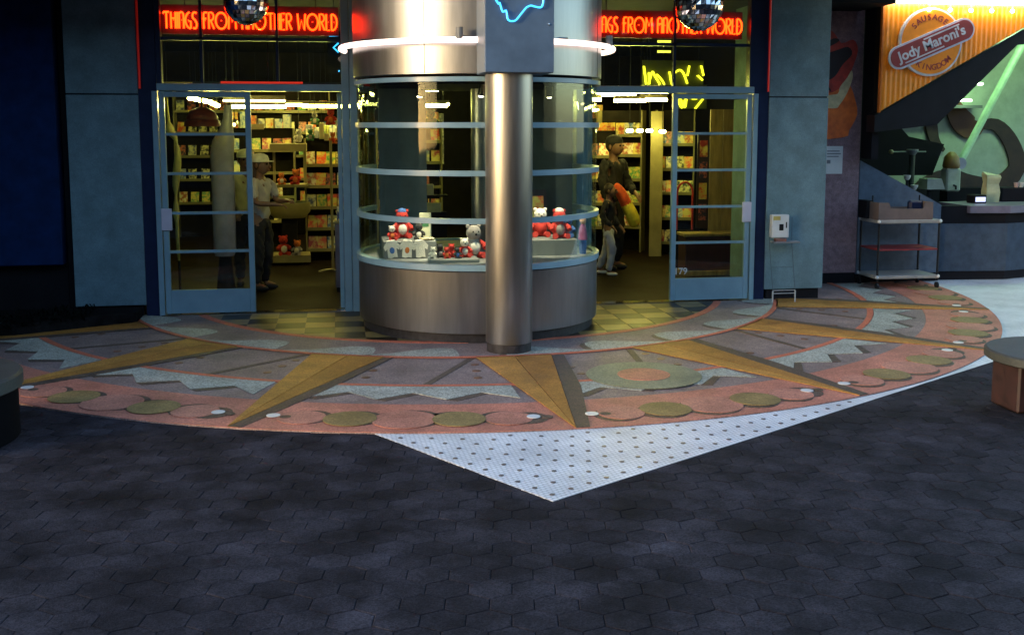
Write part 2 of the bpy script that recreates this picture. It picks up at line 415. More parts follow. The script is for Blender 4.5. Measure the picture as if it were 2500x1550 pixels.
# chequered tiles between the doors and the drum
T_ = .262
tl = MB().box(.002, T_-.002, .002, T_-.002, -.004, .002, .001)
tm = (tl.mesh('tile', TAN), tl.mesh('tile', DTILE))
for i in range(-11, 11):
    for j in range(0, 8):
        x = i*T_; y = -.03-(j+1)*T_
        cx_, cy_ = x+T_/2, y+T_/2
        if math.hypot(cx_-TC[0], cy_-TC[1]) > 2.98 or math.hypot(cx_, cy_+.71) < .88: continue
        link('tile', tm[(i+j) % 2], terr, (x, y, .0005))

# ------------------------------------------------------------------ shop front
sf = thing('shop_front', 'blue grey shop front with two glazed doorways and red neon transoms', 'building')
for s in (-1, 1):
    x0, x1 = sorted((s*3.065, s*3.70))
    p = obj('pillar', MB().box(x0, x1, 0, 1.0, .112, 2.072, .004), PANEL, sf)
    obj('upper_panel', MB().box(x0, x1, .0, 1.0, 2.084, 3.72, .004), PANEL, p)
    obj('seam', MB().box(x0+.01, x1-.01, .012, .99, 2.07, 2.086), BLACK, p)
    obj('plinth', MB().box(x0+.03, x1-.03, .03, .98, 0, .112), BLACK, p)
    # dark jamb beside the door, with the red neon strip in its reveal
    j0, j1 = sorted((s*2.90, s*3.065))
    obj('jamb', MB().box(j0, j1, .015, .16, 0, 3.72), DKFRAME, sf)
    obj('door_frame_post', MB().box(*sorted((s*2.895, s*2.945)), -.012, .10, 0, 2.11, .003), FRAME, sf)
    # header, mullion by the drum, transom frame
    obj('header', MB().box(*sorted((s*1.21, s*2.90)), -.01, .12, 2.112, 2.178, .004), FRAME, sf)
    obj('mullion', MB().box(*sorted((s*1.065, s*1.135)), -.03, .12, 0, 3.72, .006), FRAME, sf)
    obj('mullion', MB().box(*sorted((s*1.139, s*1.212)), -.012, .12, 0, 3.72, .006), FRAME, sf)
    for x in (2.49, 1.80) if s < 0 else (2.07,):
        obj('transom_bar', MB().box(*sorted((s*(x-.012), s*(x+.012))), .02, .07, 2.18, 3.72), DKFRAME, sf)
    obj('transom_bar', MB().box(*sorted((s*1.215, s*2.895)), .02, .07, 2.575, 2.605), DKFRAME, sf)
    obj('transom_bar', MB().box(*sorted((s*2.85, s*2.895)), .0, .11, 2.18, 3.72), DKFRAME, sf)
    obj('transom_pane', MB().box(*sorted((s*1.213, s*2.849)), .040, .046, 2.18, 3.70), GLASS, sf)
    obj('threshold', MB().box(*sorted((s*1.21, s*2.93)), -.03, .11, .0, .014, .003), CHROME, sf)
obj('canopy', MB().box(-7.5, 4.45, -2.3, 10, 3.42, 3.9), BLACK, sf)  # unseen roof, deepened to shade the upper walls
# the doors: outer leaf of each doorway shut, inner leaf folded back inside
for s in (-1, 1):
    d = thing('door', 'leaf', 'door', (s*2.472, .03, 0))
    for kk in ('label', 'category'): del d[kk]
    d.parent = sf
    wd = .415
    obj('stile', MB().box(-wd, -wd+.052, -.03, .015, .02, 2.105, .004), FRAME, d)
    obj('stile', MB().box(wd-.052, wd, -.03, .015, .02, 2.105, .004), FRAME, d)
    obj('top_rail', MB().box(-wd+.052, wd-.052, -.028, .013, 2.055, 2.103, .003), FRAME, d)
    obj('kick_plate', MB().box(-wd+.052, wd-.052, -.028, .013, .022, .245, .003), FRAME, d)
    for z in (.61, .975, 1.345, 1.712):
        obj('glazing_bar', MB().box(-wd+.05, wd-.05, -.022, .006, z-.0125, z+.0125), FRAME, d)
    obj('pane', MB().box(-wd+.05, wd-.05, -.006, 0, .24, 2.06), GLASS, d)
    obj('push_plate', MB().box(*sorted((s*(wd-.085), s*(wd+.012))), -.047, -.031, .815, 1.02, .004), LILAC, d)
    if s > 0:
        t = link('door_number', text_mesh('door_number', '179', .095, WHITEP, .001, .001), d, (-wd+.115, -.009, .315)); t.rotation_euler = (PI/2, 0, 0)
    # folded-back leaf
    e = thing('door', 'leaf', 'door', (s*1.235, .10, 0))
    for kk in ('label', 'category'): del e[kk]
    e.parent = sf; e.rotation_euler.z = R(90 if s > 0 else 90)
    w2 = .82
    obj('stile', MB().box(0, .05, -.02, .02, .02, 2.1, .004), FRAME, e)
    obj('stile', MB().box(w2-.05, w2, -.02, .02, .02, 2.1, .004), FRAME, e)
    obj('top_rail', MB().box(.05, w2-.05, -.018, .018, 2.05, 2.1), FRAME, e)
    obj('kick_plate', MB().box(.05, w2-.05, -.018, .018, .02, .245), FRAME, e)
    for z in (.61, .975, 1.345, 1.712): obj('glazing_bar', MB().box(.05, w2-.05, -.014, .014, z-.012, z+.012), FRAME, e)
    obj('pane', MB().box(.05, w2-.05, -.003, .003, .24, 2.055), GLASS, e)

# red neon strips beside the doors, neon bar over the left doorway
RED = glow('red_neon', (1, .03, .015), 0.011)
REDO = glow('orange_neon', (1, .0175, .001), 4.2)
for s in (-1, 1):
    obj('neon_strip', MB().tube([(s*3.045, -.012, 2.13), (s*3.045, -.012, 3.70)], .011), RED,
        label='red vertical neon strip beside the %s transom' % ('left' if s < 0 else 'right'), cat='neon strip', group='red neon strips')
obj('neon_bar', MB().tube([(-2.32, -.0, 2.19), (-1.57, -.0, 2.19)], .010), glow('bright_red_neon', (1, .05, .02), 0.07), label='short red neon bar lying on the left door header', cat='neon bar')

# stroke letters
def arcp(cx, cy, rx, ry, a0, a1, n=12): return [(cx+rx*math.cos(R(a0+(a1-a0)*i/n)), cy+ry*math.sin(R(a0+(a1-a0)*i/n))) for i in range(n+1)]
LET = {
 'T': (.50, [[(0, .90), (.08, 1), (.50, 1)], [(.27, 1), (.27, 0)]]),
 'H': (.36, [[(0, 0), (0, 1)], [(.36, 0), (.36, 1)], [(0, .62), (.36, .62)]]),
 'I': (.02, [[(.01, 0), (.01, 1)]]),
 'N': (.36, [[(0, 0), (0, 1)], [(0, .92)]+arcp(.18, .78, .18, .22, 130, 0, 8)+[(.36, 0)]]),
 'G': (.44, [arcp(.44, .5, .44, .5, 100, 262, 14)+[(.44, .02), (.44, .45), (.26, .45)]]),
 'S': (.34, [[(.34, .95)]+arcp(.18, .78, .18, .22, 60, 250, 10)+[(.18, .55)]+arcp(.16, .24, .18, .24, 60, -130, 10)]),
 'F': (.34, [[(.06, 0), (.06, .86)]+arcp(.2, .86, .14, .14, 180, 90, 5)+[(.36, 1)], [(-.05, .62), (.28, .62)]]),
 'R': (.42, [[(0, 0), (0, 1)]+[(.18, 1)]+arcp(.18, .76, .22, .24, 90, -90, 10)+[(.02, .52)], [(.14, .52), (.42, 0)]]),
 'O': (.92, [arcp(.46, .5, .46, .5, 0, 360, 28)]),
 'M': (.62, [[(0, 0), (.06, 1), (.31, .45), (.56, 1), (.62, 0)]]),
 'A': (.40, [[(0, 0), (0, .8)]+arcp(.2, .8, .2, .2, 180, 0, 10)+[(.40, 0)], [(-.06, .6), (.40, .6)]]),
 'E': (.32, [[(.32, 1), (0, 1), (0, 0), (.32, 0)], [(0, .62), (.28, .62)]]),
 'W': (.66, [[(0, 1), (.1, 0), (.33, .6), (.56, 0), (.66, 1)]]),
 'L': (.30, [[(0, 1), (0, 0), (.30, 0)]]),
 'D': (.44, [[(0, 0), (0, 1), (.06, 1)]+arcp(.06, .5, .40, .5, 90, -90, 14)+[(0, 0)]]),
 ' ': (.22, [])}
TXT = 'THINGS FROM ANOTHER WORLD'
wid = sum(LET[c][0]+.15 for c in TXT)-.15
REDBACK = mat('halo_board_red', (.038, .005, .003), .5, var=.15)
for s in (-1, 1):
    x0 = -2.835 if s < 0 else 1.205
    W_ = 1.59; hgt = .148; z0 = 2.69 if s < 0 else 2.708
    t = thing('neon_sign', 'orange neon lettering glowing in the transom over the %s doorway' % ('left' if s < 0 else 'right'), 'neon sign', (x0+W_/2, .12, z0), 0, 'neon letter signs')
    obj('halo_board', MB().box(-W_/2-.02, W_/2+.02, .03, .05, -.05, .22), REDBACK, t)  # board added to catch the letters' red glow as a halo
    sc = W_/wid; x = -W_/2
    for ch in TXT:
        lw, st = LET[ch]
        if st:
            mb = MB()
            for pl in st:
                mb.tube([(x+(p[0])*sc, 0, p[1]*hgt) for p in pl], .0085, 6)
            mb.box(x+lw*sc*.5-.003, x+lw*sc*.5+.003, 0, .03, hgt*.5, hgt*.5+.006)
            obj('letter', mb, REDO, t)
        x += (lw+.15)*sc
    for hx in (-.6, .6): obj('hanger', MB().box(hx-.005, hx+.005, .03, .045, .2, 1.04), BLACK, t)

# ------------------------------------------------------------------ display drum
DX, DY = .0, -.71
dr = thing('display_drum', 'round steel and glass display case behind the column', 'display case', (DX, DY, 0))
obj('plinth', MB().lathe([(1.045, 0), (1.045, .085)], n=96), PLINTH, dr, smooth=True)
obj('base', MB().lathe([(1.07, .085), (1.085, .09), (1.085, .60), (1.078, .607)], n=128), STEEL, dr, smooth=True)
obj('sill', MB().arc(0, 0, 1.045, 1.103, 0, 360, .612, .662, 128), FRAME, dr, smooth=True)
obj('deck', MB().lathe([(1.04, .60), (1.04, .645)], n=64), GREY, dr, smooth=True)
for z in (1.02, 1.408, 1.797): obj('glazing_bar', MB().arc(0, 0, 1.055, 1.098, -122, 122, z-.022, z+.022, 128), FRAME, dr, smooth=True)
obj('top_ring', MB().arc(0, 0, 1.045, 1.103, 0, 360, 2.145, 2.183, 128), FRAME, dr, smooth=True)
obj('pane', MB().arc(0, 0, 1.068, 1.074, -122, 122, .662, 2.146, 128), GLASS2, dr, smooth=True)
obj('gap_band', MB().lathe([(1.03, 2.183), (1.03, 2.205)], n=64), BLACK, dr, smooth=True)
ud = obj('upper_drum', MB().lathe([(1.09, 2.204), (1.108, 2.207), (1.108, 3.745)], n=128), STEEL, dr, smooth=True)
obj('top_lining', MB().lathe([(1.02, 2.13), (1.02, 2.17)], n=64), BLACK, dr, smooth=True)
for a in (-30, 62): obj('sheet_seam', MB().arc(0, 0, 1.107, 1.110, a-.12, a+.12, 2.21, 3.74, 2), BLACK, ud)
NEON = glow('pink_white_neon', (1, .76, .64), 0.6)
pts = []
for i in range(73):
    a = R(-104+i*(208/72)); pts.append((1.212*math.sin(a), -1.212*math.cos(a), 2.462-.0*i))
nr = obj('neon_tube', MB().tube(pts, .024, 10), NEON, dr, smooth=True)
for a in (-100, -60, -14, 30, 62, 100):
    sx, sy = math.sin(R(a)), -math.cos(R(a))
    obj('bracket', MB().tube([(1.10*sx, 1.10*sy, 2.50), (1.20*sx, 1.20*sy, 2.49)], .012), CHROME, dr)
    if a in (-14, 62): obj('socket', MB().tube([(1.212*sx, 1.212*sy, 2.47), (1.212*sx, 1.212*sy, 2.56)], .030, 10), GREY, dr)
# partitions and pipe inside
obj('partition', MB().box(-.88, -.44, .33, .37, .645, 2.14), mat('sage_grey_panel', (.075, .095, .085), .5), dr)
obj('partition', MB().box(.36, .92, .20, .24, .645, 2.14), mat('green_grey_panel', (.035, .045, .038), .35), dr)
obj('inner_pipe', MB().lathe([(.085, .645), (.085, 2.14)], .06, .30, 32), STEEL, dr, smooth=True)

# column in front, with its box sign
co = thing('steel_column', 'brushed steel column standing in front of the round display case', 'column', (.075, -2.05, 0))
obj('base_ring', MB().lathe([(.178, 0), (.178, .078)], n=48), PLINTH, co, smooth=True)
obj('shaft', MB().lathe([(.178, .078), (.186, .082), (.186, 3.75)], n=96), STEEL, co, smooth=True)
BOXM = mat('blue_sign_box', (0.063, 0.1071, 0.1701), .45, var=.12, vscale=4, bump=.05)
bs = thing('box_sign', 'blue metal box sign around the column top with a wavy blue neon line', 'sign', (.112, -2.09, 2.19))
bx = obj('box', MB().box(-.265, .265, -.24, .24, 0, 1.55, .006), BOXM, bs)
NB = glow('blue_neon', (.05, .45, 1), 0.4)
pl = [(-.158, .62), (-.158, .56), (-.124, .50), (-.118, .513), (-.094, .443), (-.069, .456), (-.058, .397), (-.044, .381), (-.026, .377), (.005, .384), (.04, .425), (.078, .471), (.098, .486), (.122, .493), (.16, .484), (.191, .481), (.206, .495), (.213, .54), (.20, .66), (.12, .80), (0, .86), (-.10, .80), (-.15, .70)]
def smooth_pl(p, n=4, closed=False):
    out = []; m_ = len(p)
    for i in range(m_ if closed else m_-1):
        if closed: p0, p1, p2, p3 = p[i-1], p[i], p[(i+1) % m_], p[(i+2) % m_]
        else: p0, p1, p2, p3 = p[max(i-1, 0)], p[i], p[i+1], p[min(i+2, m_-1)]
        for k in range(n):
            t = k/n
            out.append(tuple(.5*((2*p1[d])+(-p0[d]+p2[d])*t+(2*p0[d]-5*p1[d]+4*p2[d]-p3[d])*t*t+(-p0[d]+3*p1[d]-3*p2[d]+p3[d])*t**3) for d in range(len(p1))))
    if not closed: out.append(tuple(p[-1]))
    return out
pl = smooth_pl(pl, 3, True)
obj('neon_line', MB().tube([(x-.037+.0, -.262, z) for x, z in pl], .0075, 6, True), NB, bs)
for x, z in ((-.06, .38), (.17, .485), (-.14, .7)): obj('bracket', MB().tube([(x-.037, -.24, z), (x-.037, -.258, z)], .005, 6), CHROME, bs)
obj('bolt', MB().ball((.225, -.243, .36), .009, 8, 6), CHROME, bs)

bn = thing('neon_reflection_strokes', 'small blue glowing strokes standing in for a neon reflection beside the left mullion', 'neon sign', (-1.27, .5, 2.5))  # glowing strokes added in place of the blue neon's reflection in the glass
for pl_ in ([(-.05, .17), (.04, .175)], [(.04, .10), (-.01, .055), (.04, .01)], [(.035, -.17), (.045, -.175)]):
    obj('glow_stroke', MB().tube([(x_, 0, z_) for x_, z_ in pl_], .009, 6), NB, bn)
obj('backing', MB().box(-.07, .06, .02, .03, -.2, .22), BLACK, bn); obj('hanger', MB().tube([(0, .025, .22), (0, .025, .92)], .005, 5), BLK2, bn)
# mirror balls
MIR = mat('mirror_tile', (0.775, 0.7875, 0.825), .09, 1, var=.1, rnd=.35)
MIRB = mat('mirror_grout', (.06, .06, .07), .5)
def mirror_ball(x, y, z, r, label):
    t = thing('mirror_ball', label, 'mirror ball', (x, y, z), 0, 'mirror balls under the canopy')
    core = MB(); prof = []
    for j in range(17):
        b_ = -PI/2+PI*j/16
        rr = math.cos(b_); zz = math.sin(b_)
        if zz < 0: rr = rr**1.15
        prof.append((max(rr, .02)*r*.97, zz*r*(1.0 if zz > 0 else 1.0)))
    obj('core', core.lathe(prof, n=24), MIRB, t)
    tiles = MB(); rng = random.Random(3)
    for j in range(16):
        b0 = -PI/2+PI*j/16; b1 = b0+PI/16
        nn = max(5, int(32*math.cos((b0+b1)/2)))
        for i in range(nn):
            a0 = 2*PI*i/nn; a1 = 2*PI*(i+1)/nn; g = .06*(a1-a0); h = .05*(b1-b0)
            jx = [rng.uniform(-.010, .010) for _ in range(4)]
            vs = []
            for q, (a, b_) in enumerate(((a0+g, b0+h), (a1-g, b0+h), (a1-g, b1-h), (a0+g, b1-h))):
                rr = max(math.cos(b_), .02); 
                if b_ < 0: rr = rr**1.15
                vs.append((r*(1+jx[q]*.6)*rr*math.cos(a), r*(1+jx[q]*.6)*rr*math.sin(a), r*math.sin(b_)*(1+jx[q])))
            tiles.add(vs, [(0, 1, 2, 3)])
    o = obj('mirror_tiles', tiles, MIR, t, kind='stuff')
    obj('rod', MB().tube([(0, 0, r*.9), (0, 0, 3.75-z)], .008), BLK2, t)
    return t
mirror_ball(-1.99, -1.0, 2.81, .185, 'faceted mirror ball hanging before the left neon lettering')
mirror_ball(1.965, -1.0, 2.845, .215, 'faceted mirror ball hanging before the right neon lettering')

# ------------------------------------------------------------------ unseen building added behind the viewer, cutting low sky and darkening reflections
FAC = mat('dusk_facade', (.045, .05, .065), .9, spec=.1, var=.3, vscale=.6)
fb = thing('sky_block_building', 'dark unseen building added behind the viewer to block low sky', 'building', (4, -21, 0))
obj('wall', MB().box(-24, 26, -4, 0, 0, 8.5), FAC, fb)
obj('cornice', MB().box(-24.2, 26.2, -4.2, .35, 8.5, 9.0), FAC, fb)
for i in range(12):
    x = -22+i*4
    obj('shop_window', MB().box(x, x+2.8, .01, .06, .5, 2.9), mat('dark_shop_glass', (.02, .022, .026), .15), fb)
    obj('upper_window', MB().box(x+.4, x+2.4, .01, .06, 4.6, 6.8), MATS['dark_shop_glass'], fb)

# ------------------------------------------------------------------ left side: blue wall, dark gap, plants
bw = thing('blue_wall', 'deep blue wall block at the far left above a dark base', 'wall', (-5.3, 0, 0))
obj('wall_block', MB().box(-1.7, 1.506, .0, 1.0, .508, 3.72, .006), BLUEW, bw)
obj('dark_base', MB().box(-1.7, 1.52, .12, 1.0, 0, .508), BLACK, bw)
obj('return_wall', MB().box(1.53, 1.60, .10, 1.0, 0, 3.72), BLACK, bw)
obj('shade_wing_wall', MB().box(-1.7, -.0, -3.9, -.01, 0, 3.9), BLUEW, bw)  # unseen wing added to block sky light from the left
pb = thing('planter_bed', 'dark planted bed along the foot of the blue wall', 'planter', (-4.2, -.3, 0))
obj('soil_box', MB().prism([(-2.2, -.62), (.2, -.5), (1.1, -.02), (1.1, .28), (-2.2, .28)], .0, .10), mat('dark_soil', (.012, .011, .011), .95, spec=0.05, var=.3, bump=.6, bscale=60), pb)
LEAF = mat('dark_leaf', (0.0035, 0.0055, 0.004), 0.9, spec=0.1, var=.35, vscale=20)
rng = random.Random(11)
gm = MB()
for i in range(1500):
    u = rng.random(); x = -2.2+2.9*u
    yf = -.66+.0*u if x < .1 else -.56+(x-.1)*.52
    y = yf+rng.random()**1.6*.6
    if y > .28: y = .25
    h = rng.uniform(.02, .08); a = rng.uniform(0, 2*PI); ln = rng.uniform(.04, .16); wd = rng.uniform(.004, .009)
    dx, dy = math.cos(a)*ln, math.sin(a)*ln
    px, py = -math.sin(a)*wd, math.cos(a)*wd
    gm.add([(x-px, y-py, .08), (x+px, y+py, .08), (x+dx*.5+px, y+dy*.5+py, .08+h), (x+dx*.5-px, y+dy*.5-py, .08+h), (x+dx, y+dy, .08+h*.75)], [(0, 1, 2, 3), (3, 2, 4)])
obj('foliage', gm, LEAF, pb, kind='stuff')

# benches at both edges
BT = mat('green_grey_slab', (0.03366, 0.03762, 0.03267), .6, var=.12, vscale=8, speck=(140, .25))
bl = thing('round_bench', 'round pale grey bench seat cut by the left edge', 'bench', (-3.65, -3.97, 0))
obj('seat', MB().lathe([(.545, .29), (.56, .30), (.56, .365), (.545, .38)], n=64), BT, bl, smooth=30)
obj('pedestal', MB().lathe([(.53, 0), (.53, .29)], n=48), mat('bench_black', (.004, .004, .005), .9, spec=.05), bl, smooth=True)
br = thing('slab_bench', 'grey green slab bench on a rust red support at right', 'bench', (3.33, -4.30, 0))
obj('seat', MB().lathe([(.46, .30), (.475, .31), (.475, .355), (.46, .365)], n=64), BT, br, smooth=30)
obj('support', MB().box(-.40, -.22, -.13, .16, 0, .30, .012), mat('rust_red_paint', (0.022, 0.0056, 0.0044), .6, var=.25, vscale=12), br)

# ------------------------------------------------------------------ right side: purple wall, food stand
PURP = mat('purple_grey_stucco', (.26, .165, .175), .85, spec=0.1, var=.14, vscale=14, bump=.35, bscale=160, speck=(200, .25))
pw = thing('purple_wall', 'purple grey textured wall behind the right pillar carrying a mural', 'wall', (4.1, 1.0, 0))
obj('wall_block', MB().box(-.40, .475, .002, .30, .12, 3.72, .004), PURP, pw)
obj('black_base', MB().box(-.40, .468, .012, .29, 0, .12), BLACK, pw)
mu = thing('wall_mural', 'red and orange painted mural with a cream curve on the purple wall', 'mural', (4.1, .998, 1.6), 0)
OR = mat('mural_orange', (.90, .20, .03), .6, var=.2, vscale=7, col2=(.55, .09, .015))
def mural(name, poly, y, m): obj(name, MB().prismY(smooth_pl(poly, 3, True), y-.003, y), m, mu)
mural('red_form', [(-.30, 1.05), (-.30, .55), (.05, .48), (.16, .42), (.25, .62), (.33, .80), (.40, 1.02), (.34, 1.14), (.20, 1.10), (.10, 1.22), (-.05, 1.25)], -.002, mat('mural_red', (0.48, 0.0432, 0.024), .6, var=.2, vscale=9))
mural('dark_form', [(.02, .86), (.05, .70), (.14, .74), (.22, .86), (.33, .98), (.28, 1.06), (.14, 1.02), (.05, .98)], -.006, mat('mural_black', (.02, .008, .007), .6))
mural('dark_form', [(-.3, .60), (.02, .60), (.10, .56), (.02, .65), (-.3, .68)], -.006, MATS['mural_black'])
mural('dark_form', [(-.02, 1.03), (.14, 1.10), (.17, 1.14), (.10, 1.15), (-.02, 1.08)], -.006, MATS['mural_black'])
mural('orange_form', [(-.3, .06), (.26, .06), (.33, .14), (.42, .32), (.38, .50), (.34, .60), (.28, .66), (.12, .56), (-.3, .45)], -.005, OR)
mural('cream_curve', [(-.3, .42), (.12, .38), (.20, .42), (.29, .56), (.345, .72), (.33, .80), (.28, .72), (.20, .62), (.18, .55), (.10, .53), (-.3, .50)], -.009, mat('mural_cream', (0.66, 0.54, 0.288), .6, var=.12, vscale=12))
no_ = thing('paper_notice', 'white paper notice taped at the bottom of the purple wall', 'notice', (4.262, .993, 1.405))
obj('sheet', MB().box(-.12, .10, -.004, .004, -.155, .155), WHITEP, no_)
for z, a, b_ in ((.10, -.09, .06), (.07, -.09, .075), (.04, -.09, .05)): obj('print_line', MB().box(a, b_, -.0055, -.0045, z-.006, z+.006), mat('print_grey', (.18, .18, .2), .7), no_)
obj('print_block', MB().box(-.09, -.045, -.0055, -.0045, -.04, .0), MATS['print_grey'], no_)

fs_ = thing('food_stand', 'grey food stand with sloped half wall, black canopy beam and green lit kitchen', 'food stand', (0, 0, 0))
obj('half_wall', MB().prismY([(4.58, .10), (5.60, .10), (5.60, .885), (4.58, 1.40)], 1.0, 1.22), mat('grey_blue_stucco', (0.09945, 0.1262, 0.1645), .85, spec=0.15, var=.12, vscale=10, bump=.3, bscale=160), fs_)
obj('half_wall_base', MB().box(4.575, 5.59, 1.015, 1.2, 0, .10), BLACK, fs_)
CFR = mat('counter_front', (0.05355, 0.07245, 0.1008), .8, spec=0.15, var=.12, vscale=8, bump=.3, bscale=160)
obj('counter_front', MB().prism([(5.60, 1.08), (6.45, 1.0), (7.6, 1.35), (7.6, 1.55), (6.45, 1.2), (5.60, 1.2)], .10, .655), CFR, fs_)
obj('counter_base', MB().prism([(5.60, 1.10), (6.45, 1.02), (7.6, 1.37), (7.6, 1.5), (5.60, 1.19)], 0, .10), BLACK, fs_)
obj('counter_band', MB().prism([(5.60, 1.12), (6.45, 1.05), (7.6, 1.40), (7.6, 1.5), (5.60, 1.19)], .655, .86), BLACK, fs_)
obj('counter_top', MB().prism([(5.98, 1.02), (6.45, .96), (7.7, 1.32), (7.7, 2.0), (5.98, 1.7)], .78, .865), mat('lilac_grey_top', (.15, .13, .17), .4, var=.1), fs_)
obj('side_post', MB().box(4.58, 4.66, .75, 1.0, 1.42, 3.72), BLACK, fs_)
obj('canopy_beam', MB().prismY([(4.56, 1.90), (7.6, 3.58), (7.6, 2.80), (6.22, 2.68), (5.30, 1.80), (4.56, 1.72)], .66, .85), BLK2, fs_)
obj('side_wall', MB().box(4.50, 4.58, 1.3, 4.0, 0, 3.72), BLACK, fs_)
obj('back_wall', MB().box(4.5, 11, 3.2, 3.3, 0, 3.72), mat('kitchen_wall', (.40, .44, .34), .6, var=.08), fs_)
obj('ceiling', MB().box(4.5, 11, .86, 3.2, 3.40, 3.5), BLACK, fs_)
obj('back_counter', MB().box(4.6, 9, 2.9, 3.2, 0, .95), BLACK, fs_)
obj('floor_slab', MB().box(4.6, 9, 1.21, 2.9, .001, .01), BLACK, fs_)
obj('dark_hood', MB().prismY([(4.58, 1.15), (6.35, 1.15), (6.5, 1.55), (6.0, 1.65), (5.7, 1.95), (5.7, 3.4), (4.58, 3.4)], 2.5, 2.6), BLACK, fs_)
BRN = mat('wall_brown', (.045, .022, .012), .6, var=.2)
def swoosh(pts, w_, y=3.16):
    out = []; inn = []
    P = smooth_pl(pts, 4)
    for i, p in enumerate(P):
        a = P[max(i-1, 0)]; b_ = P[min(i+1, len(P)-1)]; d = Vector((b_[0]-a[0], b_[1]-a[1])).normalized(); n_ = Vector((-d.y, d.x))
        ww = w_*math.sin(PI*(.12+.8*i/(len(P)-1)))
        out.append((p[0]+n_.x*ww, p[1]+n_.y*ww)); inn.append((p[0]-n_.x*ww, p[1]-n_.y*ww))
    o = MB()
    n_ = len(out)
    o.add([(p[0], y, p[1]) for p in out+inn]+[(p[0], y+.03, p[1]) for p in out+inn],
          [(i, i+1, n_+i+1, n_+i) for i in range(n_-1)]+[(i, i+1, 2*n_+i+1, 2*n_+i) for i in range(n_-1)]+[(n_+i, n_+i+1, 3*n_+i+1, 3*n_+i) for i in range(n_-1)])
    return o
obj('painted_swoosh', swoosh([(6.95, 2.18), (7.1, 1.9), (7.3, 1.75), (7.45, 1.8)], .16), mat('wall_rust', (.13, .045, .015), .6), fs_)
obj('painted_swoosh', swoosh([(7.35, 1.78), (7.65, 1.80), (7.9, 1.55), (8.0, 1.2), (7.7, .95), (7.3, 1.0), (7.0, 1.1), (6.7, 1.05), (6.5, .95)], .13), BRN, fs_)
obj('painted_swoosh', swoosh([(6.35, 2.05), (6.5, 1.9), (6.65, 1.95), (6.75, 1.6), (6.9, 1.45)], .09), BRN, fs_)
obj('slanted_rail', MB().tube([(7.75, 2.75, 2.95), (6.78, 2.6, 1.28)], .05, 8), mat('pale_green_paint', (.45, .62, .42), .5), fs_)
obj('wall_shelf', MB().box(6.3, 7.3, 2.95, 3.2, 2.02, 2.06), GREY, fs_)
GT = glow('green_white_tube', (.55, 1, .50), 4)
for i, (x0, x1, z, lab) in enumerate(((6.72, 7.25, 2.34, 'upper of the two green white tubes on the kitchen wall'), (6.60, 7.10, 2.12, 'lower of the two green white tubes on the kitchen wall'))):
    t = thing('tube_light', lab, 'tube light', ((x0+x1)/2, 2.9, z), 0, 'kitchen tube lights')
    obj('tube', MB().tube([(-(x1-x0)/2, 0, 0), ((x1-x0)/2, 0, 0)], .016), GT, t)
    obj('bracket', MB().box(-(x1-x0)/2+.05, -(x1-x0)/2+.07, .01, .30, -.01, .01), GREY, t)
# ceiling light of the kitchen
t = thing('ceiling_light', 'green white ceiling light of the food stand kitchen', 'ceiling light', (7.3, 2.0, 3.40))
obj('diffuser', MB().box(-.7, .7, -.12, .12, -.06, -.02, .01), glow('green_white_panel', (.50, 1, .48), 8), t)
obj('housing', MB().box(-.72, .72, -.14, .14, -.02, 0), GREY, t)

# corrugated yellow sign with its tube, bulbs and logo
YEL = mat('yellow_corrugated', (.75, .235, .004), .35, var=.08, coat=.3)
sg = thing('corrugated_sign', 'orange yellow corrugated sign panel over the food stand', 'sign', (0, 0, 0))
mb = MB(); n_ = 220; x0, x1 = 4.585, 7.4
vs = []
for i in range(n_+1):
    x = x0+(x1-x0)*i/n_; y = .60+.0045*math.sin(2*PI*x/.058)
    zb = 1.94+(x-4.575)*.5525
    vs += [(x, y, zb), (x, y, 3.60), (x, y+.02, zb), (x, y+.02, 3.60)]
fs = []
for i in range(n_):
    a = 4*i; b_ = a+4
    fs += [(a, b_, b_+1, a+1), (a+2, a+3, b_+3, b_+2), (a, a+2, b_+2, b_), (a+1, b_+1, b_+3, a+3)]
mb.add(vs, fs); obj('panel', mb, YEL, sg, smooth=60)
obj('edge_trim', MB().box(4.568, 4.585, .585, .63, 1.93, 3.60), mat('orange_trim', (.55, .15, .01), .4), sg)
obj('backing', MB().box(4.6, 7.4, .632, .655, 3.45, 3.72), BLACK, sg)
ft = thing('fluorescent_strip', 'long white fluorescent strip along the top of the yellow sign', 'strip light', (5.6, .50, 3.115))
obj('tube', MB().tube([(-1.0, 0, 0), (1.7, 0, 0)], .024), glow('warm_white_tube', (1, .97, .80), 5), ft)
obj('housing', MB().box(-1.0, 1.7, .03, .09, .0, .06), WHITEP, ft)
BULB = glow('warm_bulb', (1, .62, .22), 10)
for i in range(7):
    x = 5.07+i*.245
    o = thing('sign_bulb', '%s small bulb from left under the yellow sign strip' % ORD[i], 'bulb', (x, .53, 3.03), 0, 'sign bulbs')
    obj('glass_bulb', MB().ball((0, 0, 0), .022, 10, 8), BULB, o, smooth=True)
    obj('socket', MB().tube([(0, 0, .02), (0, .0, .085)], .011, 8), GREY, o)
lg = thing('logo_sign', 'round orange sausage stand logo with a slanted red name banner', 'logo sign', (5.115, .575, 2.69))
OUTL = mat('pale_blue_edge', (.55, .60, .66), .4); LOR = mat('logo_orange', (.85, .27, .008), .4, var=.08); LRED = mat('logo_red', (.30, .045, .035), .4, var=.08); LTX = mat('logo_cream', (.60, .62, .62), .4)
def pill(l, r, n=16): return [(l/2+r*math.cos(a), r*math.sin(a)) for a in [R(-90+180*i/n) for i in range(n+1)]]+[(-l/2+r*math.cos(a), r*math.sin(a)) for a in [R(90+180*i/n) for i in range(n+1)]]
obj('outline_disc', MB().prismY(disc(.365, 56), -.030, .010), OUTL, lg)
obj('orange_disc', MB().prismY(disc(.343, 56), -.038, -.030), LOR, lg)
